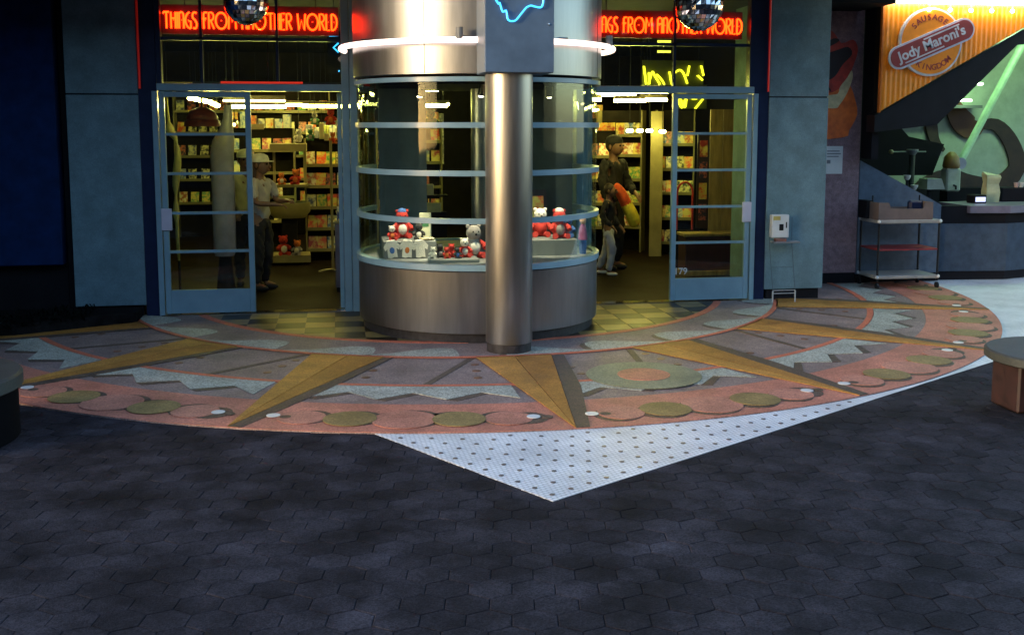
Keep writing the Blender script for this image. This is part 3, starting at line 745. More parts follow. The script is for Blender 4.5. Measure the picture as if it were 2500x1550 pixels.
an = R(22.5)
def rotp(p): return [(x*math.cos(an)-z*math.sin(an)+.0, x*math.sin(an)+z*math.cos(an)-.02) for x, z in p]
obj('banner_outline', MB().prismY(rotp(pill(.80, .125)), -.052, -.0305), OUTL, lg)
obj('banner', MB().prismY(rotp(pill(.80, .104)), -.060, -.052), LRED, lg)
for z0, a, b_ in ((.078, -.08, .36), (-.078, -.36, .12)):
    obj('banner_line', MB().prismY(rotp([(a, z0-.007), (b_, z0-.007), (b_, z0+.007), (a, z0+.007)]), -.063, -.060), LTX, lg)
tx = text_mesh('name_lettering', "Jody Maroni's", .150, LTX, .002, .0035)
o = link('name_lettering', tx, lg, (-.005*math.cos(an), -.0625, -.02)); o.rotation_euler = (PI/2, -an, 0)
for word, rad, mid, flip in (('SAUSAGE', .262, 98, 1), ('KINGDOM', .275, 279, -1)):
    for i, ch in enumerate(word):
        st = 14.5 if flip > 0 else 13.0
        a = mid-flip*(i-(len(word)-1)/2)*st
        me = text_mesh('letter', ch, .088, LRED, .0015, .0015)
        q = link('letter', me, lg, (rad*math.cos(R(a)), -.040, rad*math.sin(R(a)))); q.rotation_euler = (PI/2, -(R(a)-PI/2) if flip > 0 else -(R(a)+PI/2), 0)

# ------------------------------------------------------------------ trolley and wire stand
CW = mat('trolley_white', (0.2867, 0.273, 0.2457), .4, var=.1)
ca = thing('service_trolley', 'three shelf trolley with black posts and a red middle shelf', 'trolley', (4.93, .70, 0))
for sx in (-1, 1):
    for sy in (-1, 1):
        obj('post', MB().tube([(sx*.355, sy*.205, .085), (sx*.355, sy*.205, .745)], .013, 8), BLK2, ca)
        for z in (.135, .748): obj('corner_cap', MB().ball((sx*.362, sy*.213, z), .020, 8, 6), WHITEP, ca)
        c_ = obj('caster', MB().tube([(sx*.355-.010, sy*.205, .035), (sx*.355+.010, sy*.205, .035)], .035, 14), BLK2, ca)
obj('top_shelf', MB().box(-.365, .365, -.22, .22, .725, .765, .006), CW, ca)
obj('middle_shelf', MB().box(-.36, .36, -.21, .21, .425, .445, .004), mat('red_shelf', (.22, .02, .018), .45, var=.1), ca)
obj('bottom_shelf', MB().box(-.365, .365, -.22, .22, .112, .150, .006), CW, ca)
BRNC = mat('brown_card', (.14, .10, .085), .8, var=.12)
tb = thing('card_tray', 'brown card tray with cut out front on the trolley top', 'tray', (4.86, .66, .765))
obj('front_panel', MB().prismY([(-.30, 0), (.34, 0), (.34, .19), (.24, .19), (.22, .12), (-.16, .12), (-.18, .19), (-.30, .19)], -.17, -.16), BRNC, tb)
obj('side_panel', MB().box(-.30, -.29, -.16, .15, 0, .19), BRNC, tb); obj('side_panel', MB().box(.33, .34, -.16, .15, 0, .19), BRNC, tb)
obj('bottom', MB().box(-.29, .33, -.16, .15, .002, .01), BRNC, tb); obj('back_panel', MB().box(-.30, .34, .15, .16, 0, .12), BRNC, tb)
o = thing('black_binder', 'black binder standing behind the left end of the card tray', 'binder', (4.545, .80, .765)); obj('cover', MB().box(-.02, .06, -.1, .10, 0, .20, .006), BLACK, o)
o = thing('black_pouch', 'dark pouch leaning inside the right end of the card tray', 'pouch', (5.12, .70, .7755)); obj('body', MB().box(-.10, .06, -.04, .04, 0, .185, .02), DKFRAME, o)
for i, (x, lab) in enumerate(((4.60, 'thin dark rod rising from the left end of the card tray'), (5.16, 'thin dark rod rising from the right end of the card tray'))):
    obj('rod', MB().tube([(x, .72, .7755), (x+.005, .72, 1.02)], .009, 6), BLK2, label=lab, cat='rod')

WIRE = mat('white_wire', (.45, .45, .44), .4); WIRG = mat('grey_wire', (.06, .085, .10), .6)
ws = thing('wire_stand', 'wire leaflet stand with a small white box against the right pillar', 'leaflet stand', (3.20, -.14, 0))
for lx in (-.125, .115):
    lg_ = obj('leg', MB().tube([(lx, -.06, .12), (lx, .06, .60), (lx, .07, .86)], .0028, 6), WIRG, ws)
    obj('foot', MB().tube([(lx, -.06, 0), (lx, -.06, .125)], .0075, 6), WIRE, lg_)
for z, y in ((.10, -.06), (.13, -.058)): obj('cross_wire', MB().tube([(-.125, y, z), (.115, y, z)], .004, 6), WIRE, ws)
for z, y in ((.36, .0), (.60, .06)): obj('cross_wire', MB().tube([(-.125, y, z), (.115, y, z)], .002, 6), WIRG, ws)
obj('tray', MB().box(-.12, .155, -.06, .06, .610, .626, .004), mat('grey_tray', (.22, .22, .22), .4), ws)
cbx = obj('header_box', MB().box(-.128, .055, .0, .07, .66, .895, .006), WHITEP, ws)
obj('slot', MB().box(-.05, -.005, -.003, .001, .735, .80), BLACK, cbx); obj('yellow_sticker', MB().box(-.115, -.04, -.003, -.0005, .84, .88), mat('yellow_print', (.55, .42, .10), .5), cbx); obj('side_slot', MB().box(.02, .032, -.003, .001, .76, .82), BLACK, cbx)
o = thing('leaflet_pile', 'small pile of reddish leaflets on the wire stand tray', 'leaflets', (3.16, -.16, .626)); obj('sheets', MB().box(-.06, .05, -.03, .03, 0, .03), mat('leaflet_print', (.25, .10, .07), .6, var=.3, vscale=60), o)

# ------------------------------------------------------------------ shop interior
INW = mat('shop_dark_wall', (.012, .010, .008), .8, spec=0.1, var=.2)
obj('shop_floor', MB().prism([(-4.6, .112), (3.6, .112), (3.6, 1.31), (4.49, 1.31), (4.49, 9.0), (-4.6, 9.0)], -.05, .006), mat('shop_lino', (.012, .007, .004), .6, spec=.06, var=.3, vscale=2.5), kind='structure')
obj('shop_ceiling', MB().box(-4.6, 4.49, .17, 9.0, 3.05, 3.15), mat('shop_black_ceiling', (.012, .012, .012), .8, spec=0.1), kind='structure')
obj('shop_wall_back', MB().box(-4.6, 4.49, 9.0, 9.1, 0, 3.15), INW, kind='structure')
obj('shop_wall_left', MB().box(-4.7, -4.6, .4, 9.1, 0, 3.15), INW, kind='structure')
obj('shop_wall_right', MB().box(4.40, 4.49, 1.31, 9.1, 0, 3.15), INW, kind='structure')
FL = glow('shop_tube', (1, .88, .20), 21)
FL2 = glow('shop_tube_warm', (1, .70, .28), 5)
HOUS = mat('tube_housing', (.25, .22, .15), .5)
def tube_light(x0, x1, y, z, lab, m=FL, r=.020, y1=None):
    y1 = y if y1 is None else y1
    t = thing('tube_light', lab, 'tube light', ((x0+x1)/2, (y+y1)/2, z), 0, 'shop tube lights')
    dx, dy = (x1-x0)/2, (y1-y)/2
    obj('tube', MB().tube([(-dx, -dy, 0), (dx, dy, 0)], r, 8), m, t)
    obj('housing', MB().tube([(-dx, -dy, .045), (dx, dy, .045)], .028, 4), HOUS, t)
    for s in (-.7, .7): obj('hanger', MB().tube([(dx*s, dy*s, .06), (dx*s, dy*s, 3.05-z)], .004, 5), BLK2, t)
tube_light(-2.62, -1.92, 4.0, 2.03, 'thick bright tube light seen through the left door glass and opening')
tube_light(-1.71, -1.00, 4.0, 2.04, 'tube light at right of the left doorway')
tube_light(-2.61, -1.88, 3.0, 2.085, 'orange tinted tube light just above the bright left one', FL2, .012)
tube_light(1.55, 2.50, 1.6, 2.175, 'long bright tube light at the top of the right doorway')
tube_light(2.40, 2.95, 4.6, 2.22, 'short tube light behind the long one in the right doorway')
tube_light(-.215, -.018, 3.0, 2.228, 'upper short tube light seen through the drum glass')
tube_light(-.217, .088, 3.0, 2.032, 'lower short tube light seen through the drum glass')
tube_light(2.05, 2.2, 3.6, 2.13, 'small tube light beside the right edge of the drum')
tube_light(2.32, 2.75, 6.0, 2.02, 'far tube light over the right hand comic shelves')
for i, (x, z) in enumerate([(-2.92, 2.10), (-2.86, 2.09), (-2.81, 2.08), (-2.76, 2.07), (-2.71, 2.06), (-2.67, 2.04), (-2.63, 2.02)]):
    o = thing('globe_bulb', '%s globe bulb from left in the slanting row behind the left door' % ORD[i], 'bulb', (x, 2.5-.0*i, z), 0, 'globe bulbs')
    obj('glass_globe', MB().ball((0, 0, 0), .030, 10, 8, (1.3, 1, .8)), FL, o, smooth=True); obj('cord', MB().tube([(0, 0, .02), (0, 0, 3.05-z)], .003, 5), BLK2, o)
for i in range(26):
    x = -2.55+i*.037
    o = obj('marquee_bulb', MB().ball((x, .22, 2.128), .0095, 8, 6).tube([(x, .22, 2.135), (x, .22, 2.155)], .005, 6), FL, label='tiny bulb, %s from left under the left door header' % (ORD[i]), cat='bulb', group='marquee bulbs')
for i in range(3):
    x = -1.29+i*.035
    obj('marquee_bulb', MB().ball((x, .22, 2.128), .0095, 8, 6).tube([(x, .22, 2.135), (x, .22, 2.155)], .005, 6), FL, label='%s of three tiny bulbs beside the left mullion' % (ORD[i]), cat='bulb', group='marquee bulbs by mullion')
o = thing('bulb_rail', 'dark rail carrying the tiny bulbs under the left header', 'rail', (-1.9, .22, 2.155)); obj('bar', MB().box(-.7, .68, -.02, .02, 0, .05), BLK2, o); obj('hanger', MB().tube([(0, 0, .05), (0, 0, .895)], .006, 5), BLK2, o)
for x, lab in ((-2.57, 'larger amber spot lamp behind the left door'), (-2.49, 'smaller amber spot lamp behind the left door')):
    o = thing('spot_lamp', lab, 'lamp', (x, 3.0, 1.80), 0, 'amber spot lamps')
    obj('lens', MB().ball((0, -.02, 0), .032 if x < -2.5 else .02, 10, 8), glow('amber_lamp', (1, .62, .15), 7), o, smooth=True)
    obj('can', MB().tube([(0, -.0, 0), (0, .10, .03)], .04, 10), BLK2, o); obj('stem', MB().tube([(0, .06, .03), (0, .06, 1.25)], .006, 6), BLK2, o)
for i, (x, z) in enumerate(((2.57, 1.72), (2.71, 1.72), (2.84, 1.72), (3.02, 1.71))):
    o = thing('shelf_lamp', ['first', 'second', 'third', 'fourth'][i]+' glowing lamp from the left above the right comic shelves', 'lamp', (x, 3.5, z), 0, 'lamps over the comic shelves')
    obj('lens', MB().box(-.045, .045, -.02, .02, -.02, .02, .012), FL, o); obj('hood', MB().box(-.05, .05, -.03, .03, .02, .03), BLK2, o); obj('stem', MB().tube([(0, 0, .03), (0, 0, 3.05-z)], .005, 5), BLK2, o)

tube_light(2.62, 2.98, 3.2, 2.12, 'short tube light near the yellow neon in the right doorway')
tube_light(2.20, 2.60, 2.9, 2.10, 'middle tube light in the right doorway')
tube_light(-2.3, -1.7, 6.5, 2.10, 'far tube light at the back of the left side')
tube_light(-3.6, -2.9, 4.6, 2.30, 'tube light behind the upper left of the left door')
tube_light(-.6, .5, 6.8, 2.12, 'far tube light behind the drum')
# comic covers
COV = []
cols = [((.70, .55, .12), (.35, .03, .02)), ((.65, .62, .35), (.05, .07, .20)), ((.70, .08, .03), (.60, .50, .10)), ((.08, .16, .42), (.60, .55, .30)), ((.68, .60, .25), (.03, .03, .02)), ((.08, .28, .08), (.65, .50, .10)), ((.75, .70, .50), (.40, .10, .04)), ((.50, .12, .06), (.02, .02, .04))]
for i, (a, b_) in enumerate(cols): COV.append(mat('cover_print_%s' % 'abcdefgh'[i], a, .35, col2=b_, thr=.5, vscale=9+i*2))
CM = [MB().box(-.062, .062, 0, .006, 0, .19).mesh('comic_book', m_) for m_ in COV]
rng = random.Random(5)
CNAME = ('yellow red', 'cream navy', 'red yellow', 'blue cream', 'cream black', 'green yellow', 'white rust', 'rust black')
def rack(name, label, cat, x, y, rz, wid_, zs, dep, nper, lab, grp, colm, back=True, side=True, h=None, drop=0):
    t = thing(name, label, cat, (x, y, 0), rz); row = 0
    H_ = h or zs[-1]+.30
    if side:
        obj('side_panel', MB().box(-wid_/2-.02, -wid_/2, -dep/2, dep/2, 0, H_), colm, t); obj('side_panel', MB().box(wid_/2, wid_/2+.02, -dep/2, dep/2, 0, H_), colm, t)
    if back: obj('back_panel', MB().box(-wid_/2, wid_/2, dep/2-.015, dep/2, 0, H_), INW, t)
    for z in zs:
        row += 1
        sh = obj('shelf', MB().box(-wid_/2, wid_/2, -dep/2, dep/2-.015, z-.012, z), colm, t)
        obj('lip', MB().box(-wid_/2, wid_/2, -dep/2-.008, -dep/2, z-.012, z+.03), colm, t)
        for k in range(nper):
            if rng.random() < drop: continue
            lx = -wid_/2+(k+.5)*wid_/nper+rng.uniform(-.01, .01); ly = -dep/2+.03
            X = x+lx*math.cos(rz)-ly*math.sin(rz); Y = y+lx*math.sin(rz)+ly*math.cos(rz)
            ci = rng.randrange(8); o = link('comic_book', CM[ci], None, (X, Y, z+.001), '%s comic, %s from left, %s shelf, %s' % (CNAME[ci], ORD[k], ('bottom', 'second', 'third', 'fourth', 'fifth')[row-1] if row < len(zs) else 'top', lab), 'comic book', grp)
            o.rotation_euler = (R(-14+rng.uniform(-4, 4)), R(rng.uniform(-3, 3)), rz)
    return t
OLV = mat('olive_shelving', (.20, .175, .075), .5, var=.1); CRM = mat('cream_shelving', (.28, .235, .10), .5, var=.08)
rack('comic_rack', 'tall rack of comics at the right of the left doorway', 'rack', -1.42, 4.1, 0, .52, (.14, .42, .70, .98, 1.26), .22, 4, 'tall rack, left doorway', 'comics in the left rack', CRM, h=1.62)
rack('comic_shelf', 'tall olive comic shelf whose end panel faces the right doorway', 'shelf', 2.72, 4.5, R(-28), .62, (.35, .68, 1.02, 1.36, 1.64), .26, 5, 'shelf left of end panel', 'comics left of the end panel', OLV, h=2.0)
rack('comic_shelf', 'olive comic shelf running behind the right door glass', 'shelf', 3.36, 4.0, R(-20), .50, (.16, .50, .85, 1.18, 1.52), .26, 4, 'shelf behind right door', 'comics behind the right door', OLV, h=2.0)
o = thing('end_panel', 'plain olive end panel of the comic shelves in the right doorway', 'panel', (3.02, 3.75, 0), R(-8)); obj('board', MB().box(-.085, .085, -.02, .02, 0, 1.98, .005), OLV, o)
rack('comic_shelf', 'long low comic shelf deep inside the right side of the shop', 'shelf', 2.4, 6.8, 0, 1.6, (.5, .85, 1.2, 1.55), .3, 9, 'far right shelf', 'comics on the far right shelf', OLV, h=1.9)
rack('comic_shelf', 'shelf of boxed toys deep inside the left side of the shop', 'shelf', -2.35, 5.6, 0, .9, (.4, .75, 1.1, 1.42), .3, 6, 'far left shelf', 'comics on the far left shelf', OLV, h=1.75, drop=.3)
rack('comic_shelf', 'shelf of comics seen through the drum glass', 'shelf', -.25, 5.2, 0, .9, (.55, .9, 1.25, 1.55), .3, 6, 'shelf behind drum', 'comics behind the drum', OLV, h=1.85, drop=.35)

CART = [mat('carton_%s' % n_, c_, .5, col2=c2_, thr=.55, vscale=14) for n_, c_, c2_ in (('red', (.60, .06, .03), (.65, .45, .10)), ('yellow', (.75, .58, .10), (.6, .15, .05)), ('blue', (.06, .16, .45), (.6, .6, .55)), ('green', (.08, .30, .10), (.55, .55, .15)), ('white', (.75, .72, .55), (.2, .2, .25)), ('orange', (.70, .22, .03), (.75, .65, .3)))]
def stock(x0, x1, y, z, n_, lab, grp, hmin=.08, hmax=.24):
    for k in range(n_):
        x = x0+(x1-x0)*(k+.5)/n_; w_ = (x1-x0)/n_*rng.uniform(.35, .47); h_ = rng.uniform(hmin, hmax); cix = rng.randrange(6)
        o_ = obj('toy_carton', MB().box(-w_, w_, -.05, .05, 0, h_, .004), CART[cix], loc=(x, y+rng.uniform(-.02, .02), z), label='%s carton, %s from left, %s' % (('red', 'yellow', 'blue', 'green', 'white', 'orange')[cix], ORD[k], lab.replace('toy carton ', '')), cat='carton', group=grp); o_.rotation_euler.z = R(rng.uniform(-12, 12))
stock(-1.68, -1.16, 4.1, 1.622, 5, 'toy carton on top of the tall comic rack', 'cartons on the comic rack')
stock(-2.78, -1.92, 5.6, 1.752, 7, 'toy carton on top of the far left shelf', 'cartons on the far left shelf')
stock(1.65, 3.15, 6.8, 1.902, 11, 'toy carton on top of the far right shelf', 'cartons on the far right shelf')
stock(-.68, .18, 5.2, 1.852, 7, 'toy carton on top of the shelf behind the drum', 'cartons behind the drum')
for i, (x, y, z, h_, lab) in enumerate(((-3.6, 8.9, 1.0, .9, 'tall yellow poster on the back wall at far left'), (-2.3, 8.9, 1.2, .8, 'red poster on the back wall behind the left doorway'), (-1.2, 8.9, 1.0, .9, 'blue poster on the back wall beside the mullion'), (.3, 8.9, 1.1, .9, 'white poster on the back wall behind the drum'), (2.0, 8.9, 1.1, .9, 'orange poster on the back wall behind the right doorway'), (3.4, 8.9, 1.0, .9, 'green poster on the back wall behind the right door'))):
    obj('wall_poster', MB().box(-.32, .32, 0, .012, 0, h_), CART[(1, 0, 2, 4, 5, 3)[i]], loc=(x, y+.085, z), label=lab, cat='poster')
rack('comic_shelf', 'narrow comic shelf between the person in black and the end panel', 'shelf', 2.30, 3.9, R(-10), .36, (.40, .72, 1.04, 1.36), .22, 3, 'narrow right shelf', 'comics on the narrow shelf', OLV, h=1.72)

rack('comic_shelf', 'long packed comic shelf across the back of the left side', 'shelf', -2.6, 7.4, 0, 2.4, (.55, .92, 1.29, 1.66, 2.0), .3, 14, 'long back left shelf', 'comics on the long back left shelf', OLV, h=2.35)
stock(.9, 1.5, 5.0, 1.0, 5, 'toy carton on the table behind the drum right side', 'cartons on the table')
o = thing('stock_table', 'dark table of cartons behind the right edge of the drum', 'table', (1.2, 5.0, .006)); obj('top', MB().box(-.36, .36, -.12, .12, .955, .992), BLACK, o)
for lx in (-.33, .33):
    for ly in (-.09, .09): obj('leg', MB().box(lx-.015, lx+.015, ly-.015, ly+.015, 0, .955), BLACK, o)

# left doorway: counter case, post rack, pedestal, hanging toys
cs = thing('counter_case', 'cream counter case with glass front in the left doorway', 'counter', (-1.90, 3.8, 0))
obj('body', MB().lathe([(.20, .60), (.27, .68), (.27, .80)], n=20, sy=.7), CRM, cs, smooth=True); obj('top_board', MB().box(-.24, .24, -.18, .18, 1.0, 1.04, .01), CRM, cs)
obj('glass_box', MB().box(-.22, .22, -.16, .16, .80, 1.0), GLASS, cs); obj('leg', MB().box(-.10, .10, -.08, .08, .12, .60), BLACK, cs)
obj('base_shelf', MB().prism([(-.30, -.24), (.27, -.24), (.25, .2), (-.25, .2)], .04, .13), CRM, cs); obj('foot', MB().box(-.15, .15, -.1, .1, .006, .04), BLACK, cs); obj('canopy_board', MB().box(-.22, .24, -.16, .16, 1.46, 1.56), CRM, cs); obj('post', MB().box(.19, .23, .12, .16, 1.04, 1.46), CRM, cs); obj('post', MB().box(-.20, -.17, .12, .16, 1.04, 1.46), CRM, cs)
ps = thing('post_rack', 'pale post stand with a curved foot beside the comic rack', 'stand', (-1.345, 2.9, .006))
obj('post', MB().tube([(0, 0, .02), (0, 0, 1.60)], .016, 8), CRM, ps, smooth=True); obj('foot', MB().tube([(.03, -.02, .012), (-.02, -.04, .03), (-.10, -.06, .022), (-.17, -.10, .010)], .014, 8), CRM, ps, smooth=True)
pd = thing('pedestal', 'lilac grey pedestal just inside the left mullion', 'pedestal', (-1.205, 1.35, .006)); obj('body', MB().box(-.10, .05, -.15, .15, .05, .74, .006), mat('lilac_grey_panel', (.14, .12, .15), .5), pd); obj('base', MB().box(-.09, .04, -.14, .14, 0, .05), BLACK, pd); obj('top', MB().box(-.115, .06, -.16, .16, .74, .765, .004), CRM, pd)
for k in range(2):
    o = link('comic_book', CM[k*3+1], None, (-1.22+k*.02, 1.28, .772+k*.003), ['lower book lying on the lilac pedestal', 'upper book leaning on the lilac pedestal'][k], 'comic book', 'books on the pedestal'); o.rotation_euler = (R(-40-k*20), 0, .2*k)

def plush(x, y, z, h, main, belly, head, lab, rz=0, grp=None, hat=None, limb=None):
    t = thing('plush_toy', lab, 'plush toy', (x, y, z), rz, grp); limb = limb or main
    s = h
    obj('body', MB().ball((0, 0, .30*s), .24*s, 14, 10, (1, .85, 1.25)), main, t, smooth=True)
    obj('belly', MB().ball((0, -.10*s, .30*s), .17*s, 12, 8, (1, .8, 1.2)), belly, t, smooth=True)
    hd = obj('head', MB().ball((0, -.02*s, .74*s), .22*s, 14, 10), head, t, smooth=True)
    for sx in (-1, 1):
        obj('arm', MB().tube([(sx*.18*s, -.02*s, .48*s), (sx*.30*s, -.10*s, .38*s), (sx*.30*s, -.20*s, .30*s)], [.07*s, .075*s, .08*s], 10), limb, t, smooth=True)
        obj('leg', MB().tube([(sx*.12*s, -.02*s, .10*s), (sx*.20*s, -.22*s, .085*s), (sx*.22*s, -.30*s, .10*s)], [.09*s, .085*s, .10*s], 10), limb, t, smooth=True)
        obj('eye', MB().ball((sx*.08*s, -.21*s, .78*s), .025*s, 8, 6), BLACK, hd)
        obj('ear', MB().ball((sx*.17*s, 0, .92*s), .065*s, 8, 6), head, hd)
    obj('nose', MB().ball((0, -.24*s, .70*s), .035*s, 8, 6), BLACK, hd)
    if hat: obj('hat', MB().ball((0, 0, .90*s), .17*s, 12, 8, (1, 1, .75)), hat, t, smooth=True)
    return t
TR = mat('toy_red', (.50, .03, .02), .8, var=.1, bump=.9, bscale=140); TW = mat('toy_white', (.70, .66, .58), .85, var=.08, bump=.9, bscale=140); TB = mat('toy_blue', (.05, .14, .40), .8, var=.1, bump=.9, bscale=140); TG = mat('toy_grey', (.30, .27, .25), .85, var=.12, bump=.9, bscale=140); TGR = mat('toy_green', (.05, .20, .08), .8, var=.1, bump=.9, bscale=140); TO = mat('toy_orange', (.60, .16, .03), .8, var=.1, bump=.9, bscale=140); TBK = mat('toy_black', (.03, .03, .03), .8)
def hung(x, y, z, h, a, b_, c_, lab):
    t = plush(x, y, z, h, a, b_, c_, lab, R(rng.uniform(-30, 30)), 'toys hung from the ceiling'); obj('string', MB().tube([(0, 0, .9*h), (0, 0, 3.05-z)], .003, 5), BLK2, t)
hung(-1.75, 3.7, 1.58, .17, TW, TW, TW, 'white toy hung over the counter case')
hung(-1.60, 3.5, 1.60, .15, TGR, TG, TGR, 'green toy hung beside the white one')
hung(-1.34, 3.5, 1.80, .20, TR, TO, TR, 'red toy hung high beside the mullion')
hung(-1.32, 3.5, 1.56, .15, TO, TR, TO, 'orange toy hung below the red one')
hung(-1.55, 3.8, 1.80, .16, TGR, TW, TG, 'grey green toy hung high in the left doorway')
hung(-.15, 2.6, 1.75, .24, TGR, TGR, TGR, 'green toy hung behind the drum glass')
for x, z, lab in ((-1.46, 1.62, 'taller cream box hung over the comic rack'), (-1.40, 1.60, 'shorter cream box hung over the comic rack')):
    o = thing('hung_box', lab, 'box', (x, 3.55, z)); obj('carton', MB().box(-.03, .03, -.03, .03, 0, .20 if x < -1.43 else .09, .003), mat('cream_carton', (.65, .58, .30), .6), o); obj('string', MB().tube([(0, 0, .09), (0, 0, 3.05-z)], .003, 5), BLK2, o)
o = thing('hung_sign', 'small cream sign hung in the left doorway', 'sign', (-2.27, 3.6, 1.74)); obj('board', MB().box(-.09, .09, -.006, .006, 0, .07), CRM, o); obj('string', MB().tube([(0, 0, .07), (0, 0, 1.31)], .003, 5), BLK2, o)
plush(-1.98, 3.62, 1.04, .16, TO, TW, TO, 'orange toy standing on top of the counter case', .2)
plush(-1.80, 3.66, 1.04, .20, TR, TO, TO, 'red orange toy at the right end of the counter case', -.2)
plush(-1.98, 3.66, .13, .26, TR, TW, TR, 'red toy on the base shelf of the counter case', .3)
plush(-1.80, 3.62, .13, .20, TG, TW, TO, 'grey and orange toy on the base shelf of the counter case', -.3)

# left door: grey rounded pillar, red dome, yellow figure
gp = thing('display_pillar', 'pale lilac rounded pillar standing behind the left door', 'pillar', (-2.47, 1.35, .006))
LP = mat('pale_lilac_gloss', (.34, .30, .34), .35, var=.12, vscale=5)
prof = [(-.005, .10, .40), (0, .118, .47), (0, .120, .85), (.002, .122, 1.12), (0, .118, 1.30), (.0, .122, 1.50), (.02, .115, 1.63), (.05, .075, 1.74), (.07, .05, 1.86), (.075, .04, 2.0)]
mb = MB(); n_ = 20; vs = []; fs = []
for dx, r_, z in prof:
    for i in range(n_): a = 2*PI*i/n_; vs.append((dx+r_*math.cos(a), r_*.7*math.sin(a), z))
for j in range(len(prof)-1):
    for i in range(n_): fs.append((j*n_+i, j*n_+(i+1) % n_, (j+1)*n_+(i+1) % n_, (j+1)*n_+i))
fs += [tuple(range(n_-1, -1, -1)), tuple((len(prof)-1)*n_+i for i in range(n_))]
obj('shaft', mb.add(vs, fs), LP, gp, smooth=60); obj('foot', MB().lathe([(.13, 0), (.10, .05), (.06, .40)], n=20), BLACK, gp, smooth=True)
rd = thing('red_dome', 'dull red domed lamp hood hanging behind the left door', 'lamp hood', (-2.74, 2.0, 1.78))
obj('hood', MB().lathe([(.20, 0), (.19, .06), (.17, .075), (.175, .10), (.13, .17), (.05, .21)], n=28), mat('dull_red', (.16, .025, .018), .5), rd, smooth=50); obj('stem', MB().tube([(0, 0, .2), (0, 0, 1.27)], .012, 8), BLK2, rd)
yf = thing('yellow_figure', 'tall thin yellow figure at the left edge of the left door', 'figure', (-2.86, .60, .006))
obj('body', MB().tube(smooth_pl([(.02, 0, .42), (.015, 0, .60), (.01, 0, .93), (.01, 0, 1.10), (.02, 0, 1.25), (.045, 0, 1.50), (.03, 0, 1.64), (-.01, 0, 1.72), (-.03, 0, 1.82), (-.04, 0, 2.06)], 3),
    [.008+.030*abs(math.sin(i*.36))*(1 if 5 < i < 24 else .35) for i in range(28)], 10), mat('dull_yellow', (.38, .33, .10), .5), yf, smooth=60)
obj('stand', MB().lathe([(.09, 0), (.09, .02), (.012, .03), (.012, .45)], .02, 0, 16), BLACK, yf, smooth=True)

# right doorway: neon scribble sign, wooden board, poster, red arch, box
YN = glow('yellow_neon', (1, .90, .02), 0.7)
ns = thing('neon_scribble', 'yellow neon script sign behind the right door header', 'neon sign', (2.5, 1.4, 2.0))
obj('backing', MB().box(-.36, .36, .03, .04, .24, .52), mat('olive_acrylic', (.10, .11, .03), .3), ns)
for pl_ in ([(2.15, 2.45), (2.165, 2.35), (2.18, 2.25)], [(2.21, 2.38), (2.215, 2.25)], [(2.22, 2.30), (2.25, 2.39), (2.28, 2.34), (2.34, 2.25)], [(2.30, 2.36), (2.36, 2.30), (2.39, 2.25)], [(2.45, 2.39), (2.48, 2.25), (2.50, 2.36), (2.56, 2.41), (2.61, 2.38), (2.66, 2.26)], [(2.66, 2.35), (2.68, 2.46)], [(2.82, 2.46), (2.85, 2.35)], [(2.78, 2.35), (2.84, 2.30)],
            [(2.54, 2.12), (2.60, 1.99), (2.65, 2.12)], [(2.57, 2.12), (2.61, 2.03), (2.64, 2.0), (2.655, 2.12)], [(2.68, 2.11), (2.74, 2.09), (2.79, 2.10)], [(2.76, 1.985), (2.80, 2.03), (2.87, 2.12)]):
    mb = MB().tube([(x-2.5, 0, z-2.0) for x, z in smooth_pl(pl_, 4)], .0115, 6)
    mb.tube([(pl_[0][0]-2.5, 0, pl_[0][1]-2.0), (pl_[0][0]-2.5, .03, pl_[0][1]-2.0)], .004, 5); obj('glow_stroke', mb, YN, ns)
for x in (-.3, .3): obj('hanger', MB().tube([(x, .035, .52), (x, .035, 1.05)], .005, 5), BLK2, ns)
obj('lower_bracket', MB().box(.0, .40, .02, .03, -.02, .25), MATS['olive_acrylic'], ns)
for z in (2.60, 2.71):
    o = thing('slat_light', 'the %s of two dim yellow slats under the right mirror ball' % ('lower' if z < 2.65 else 'upper'), 'light', (2.32, 1.2, z)); obj('slat', MB().box(-.075, .075, -.01, .01, -.012, .012), glow('dim_yellow_slat', (.55, .5, .05), .6), o); obj('hanger', MB().tube([(0, .03, 0), (0, .03, 3.05-z)], .004, 5), BLK2, o)
BRD = mat('honey_board', (.33, .22, .07), .5, var=.2, vscale=3, stretch=(6, 6, .8))
o = thing('wood_board', 'tall honey coloured wooden board behind the right door', 'board', (3.48, 2.25, .006))
for k in range(3): obj('plank', MB().box(-.24+k*.165, -.08+k*.165, -.015, .015, 0, 1.98-.0*k, .004), BRD, o)
o = thing('dark_poster', 'dark poster strip with small pictures beside the wooden board', 'poster', (3.16, 2.25, .53)); obj('strip', MB().box(-.075, .075, -.01, .01, 0, 1.16), mat('poster_dark', (.03, .015, .012), .4), o)
for k in range(4): obj('picture', MB().box(-.05, .05, -.013, -.0101, .10+k*.26, .30+k*.26), COV[(7, 2, 7, 0)[k]], o)
obj('pole', MB().box(-.02, .02, .012, .03, -.524, .9), BLACK, o)
o = thing('red_arch', 'red arched frame standing behind the right door glass', 'frame', (2.97, 2.35, .006))
obj('arch', MB().tube([(-.10, 0, .50), (-.10, 0, .95)]+[(-.10*math.cos(R(a)), 0, .95+.14*math.sin(R(a))) for a in range(15, 180, 15)]+[(.10, 0, .95), (.10, 0, .50)], .014, 8), TR, o, smooth=True); obj('stem', MB().box(-.11, .11, -.02, .02, .0, .50), BLACK, o)
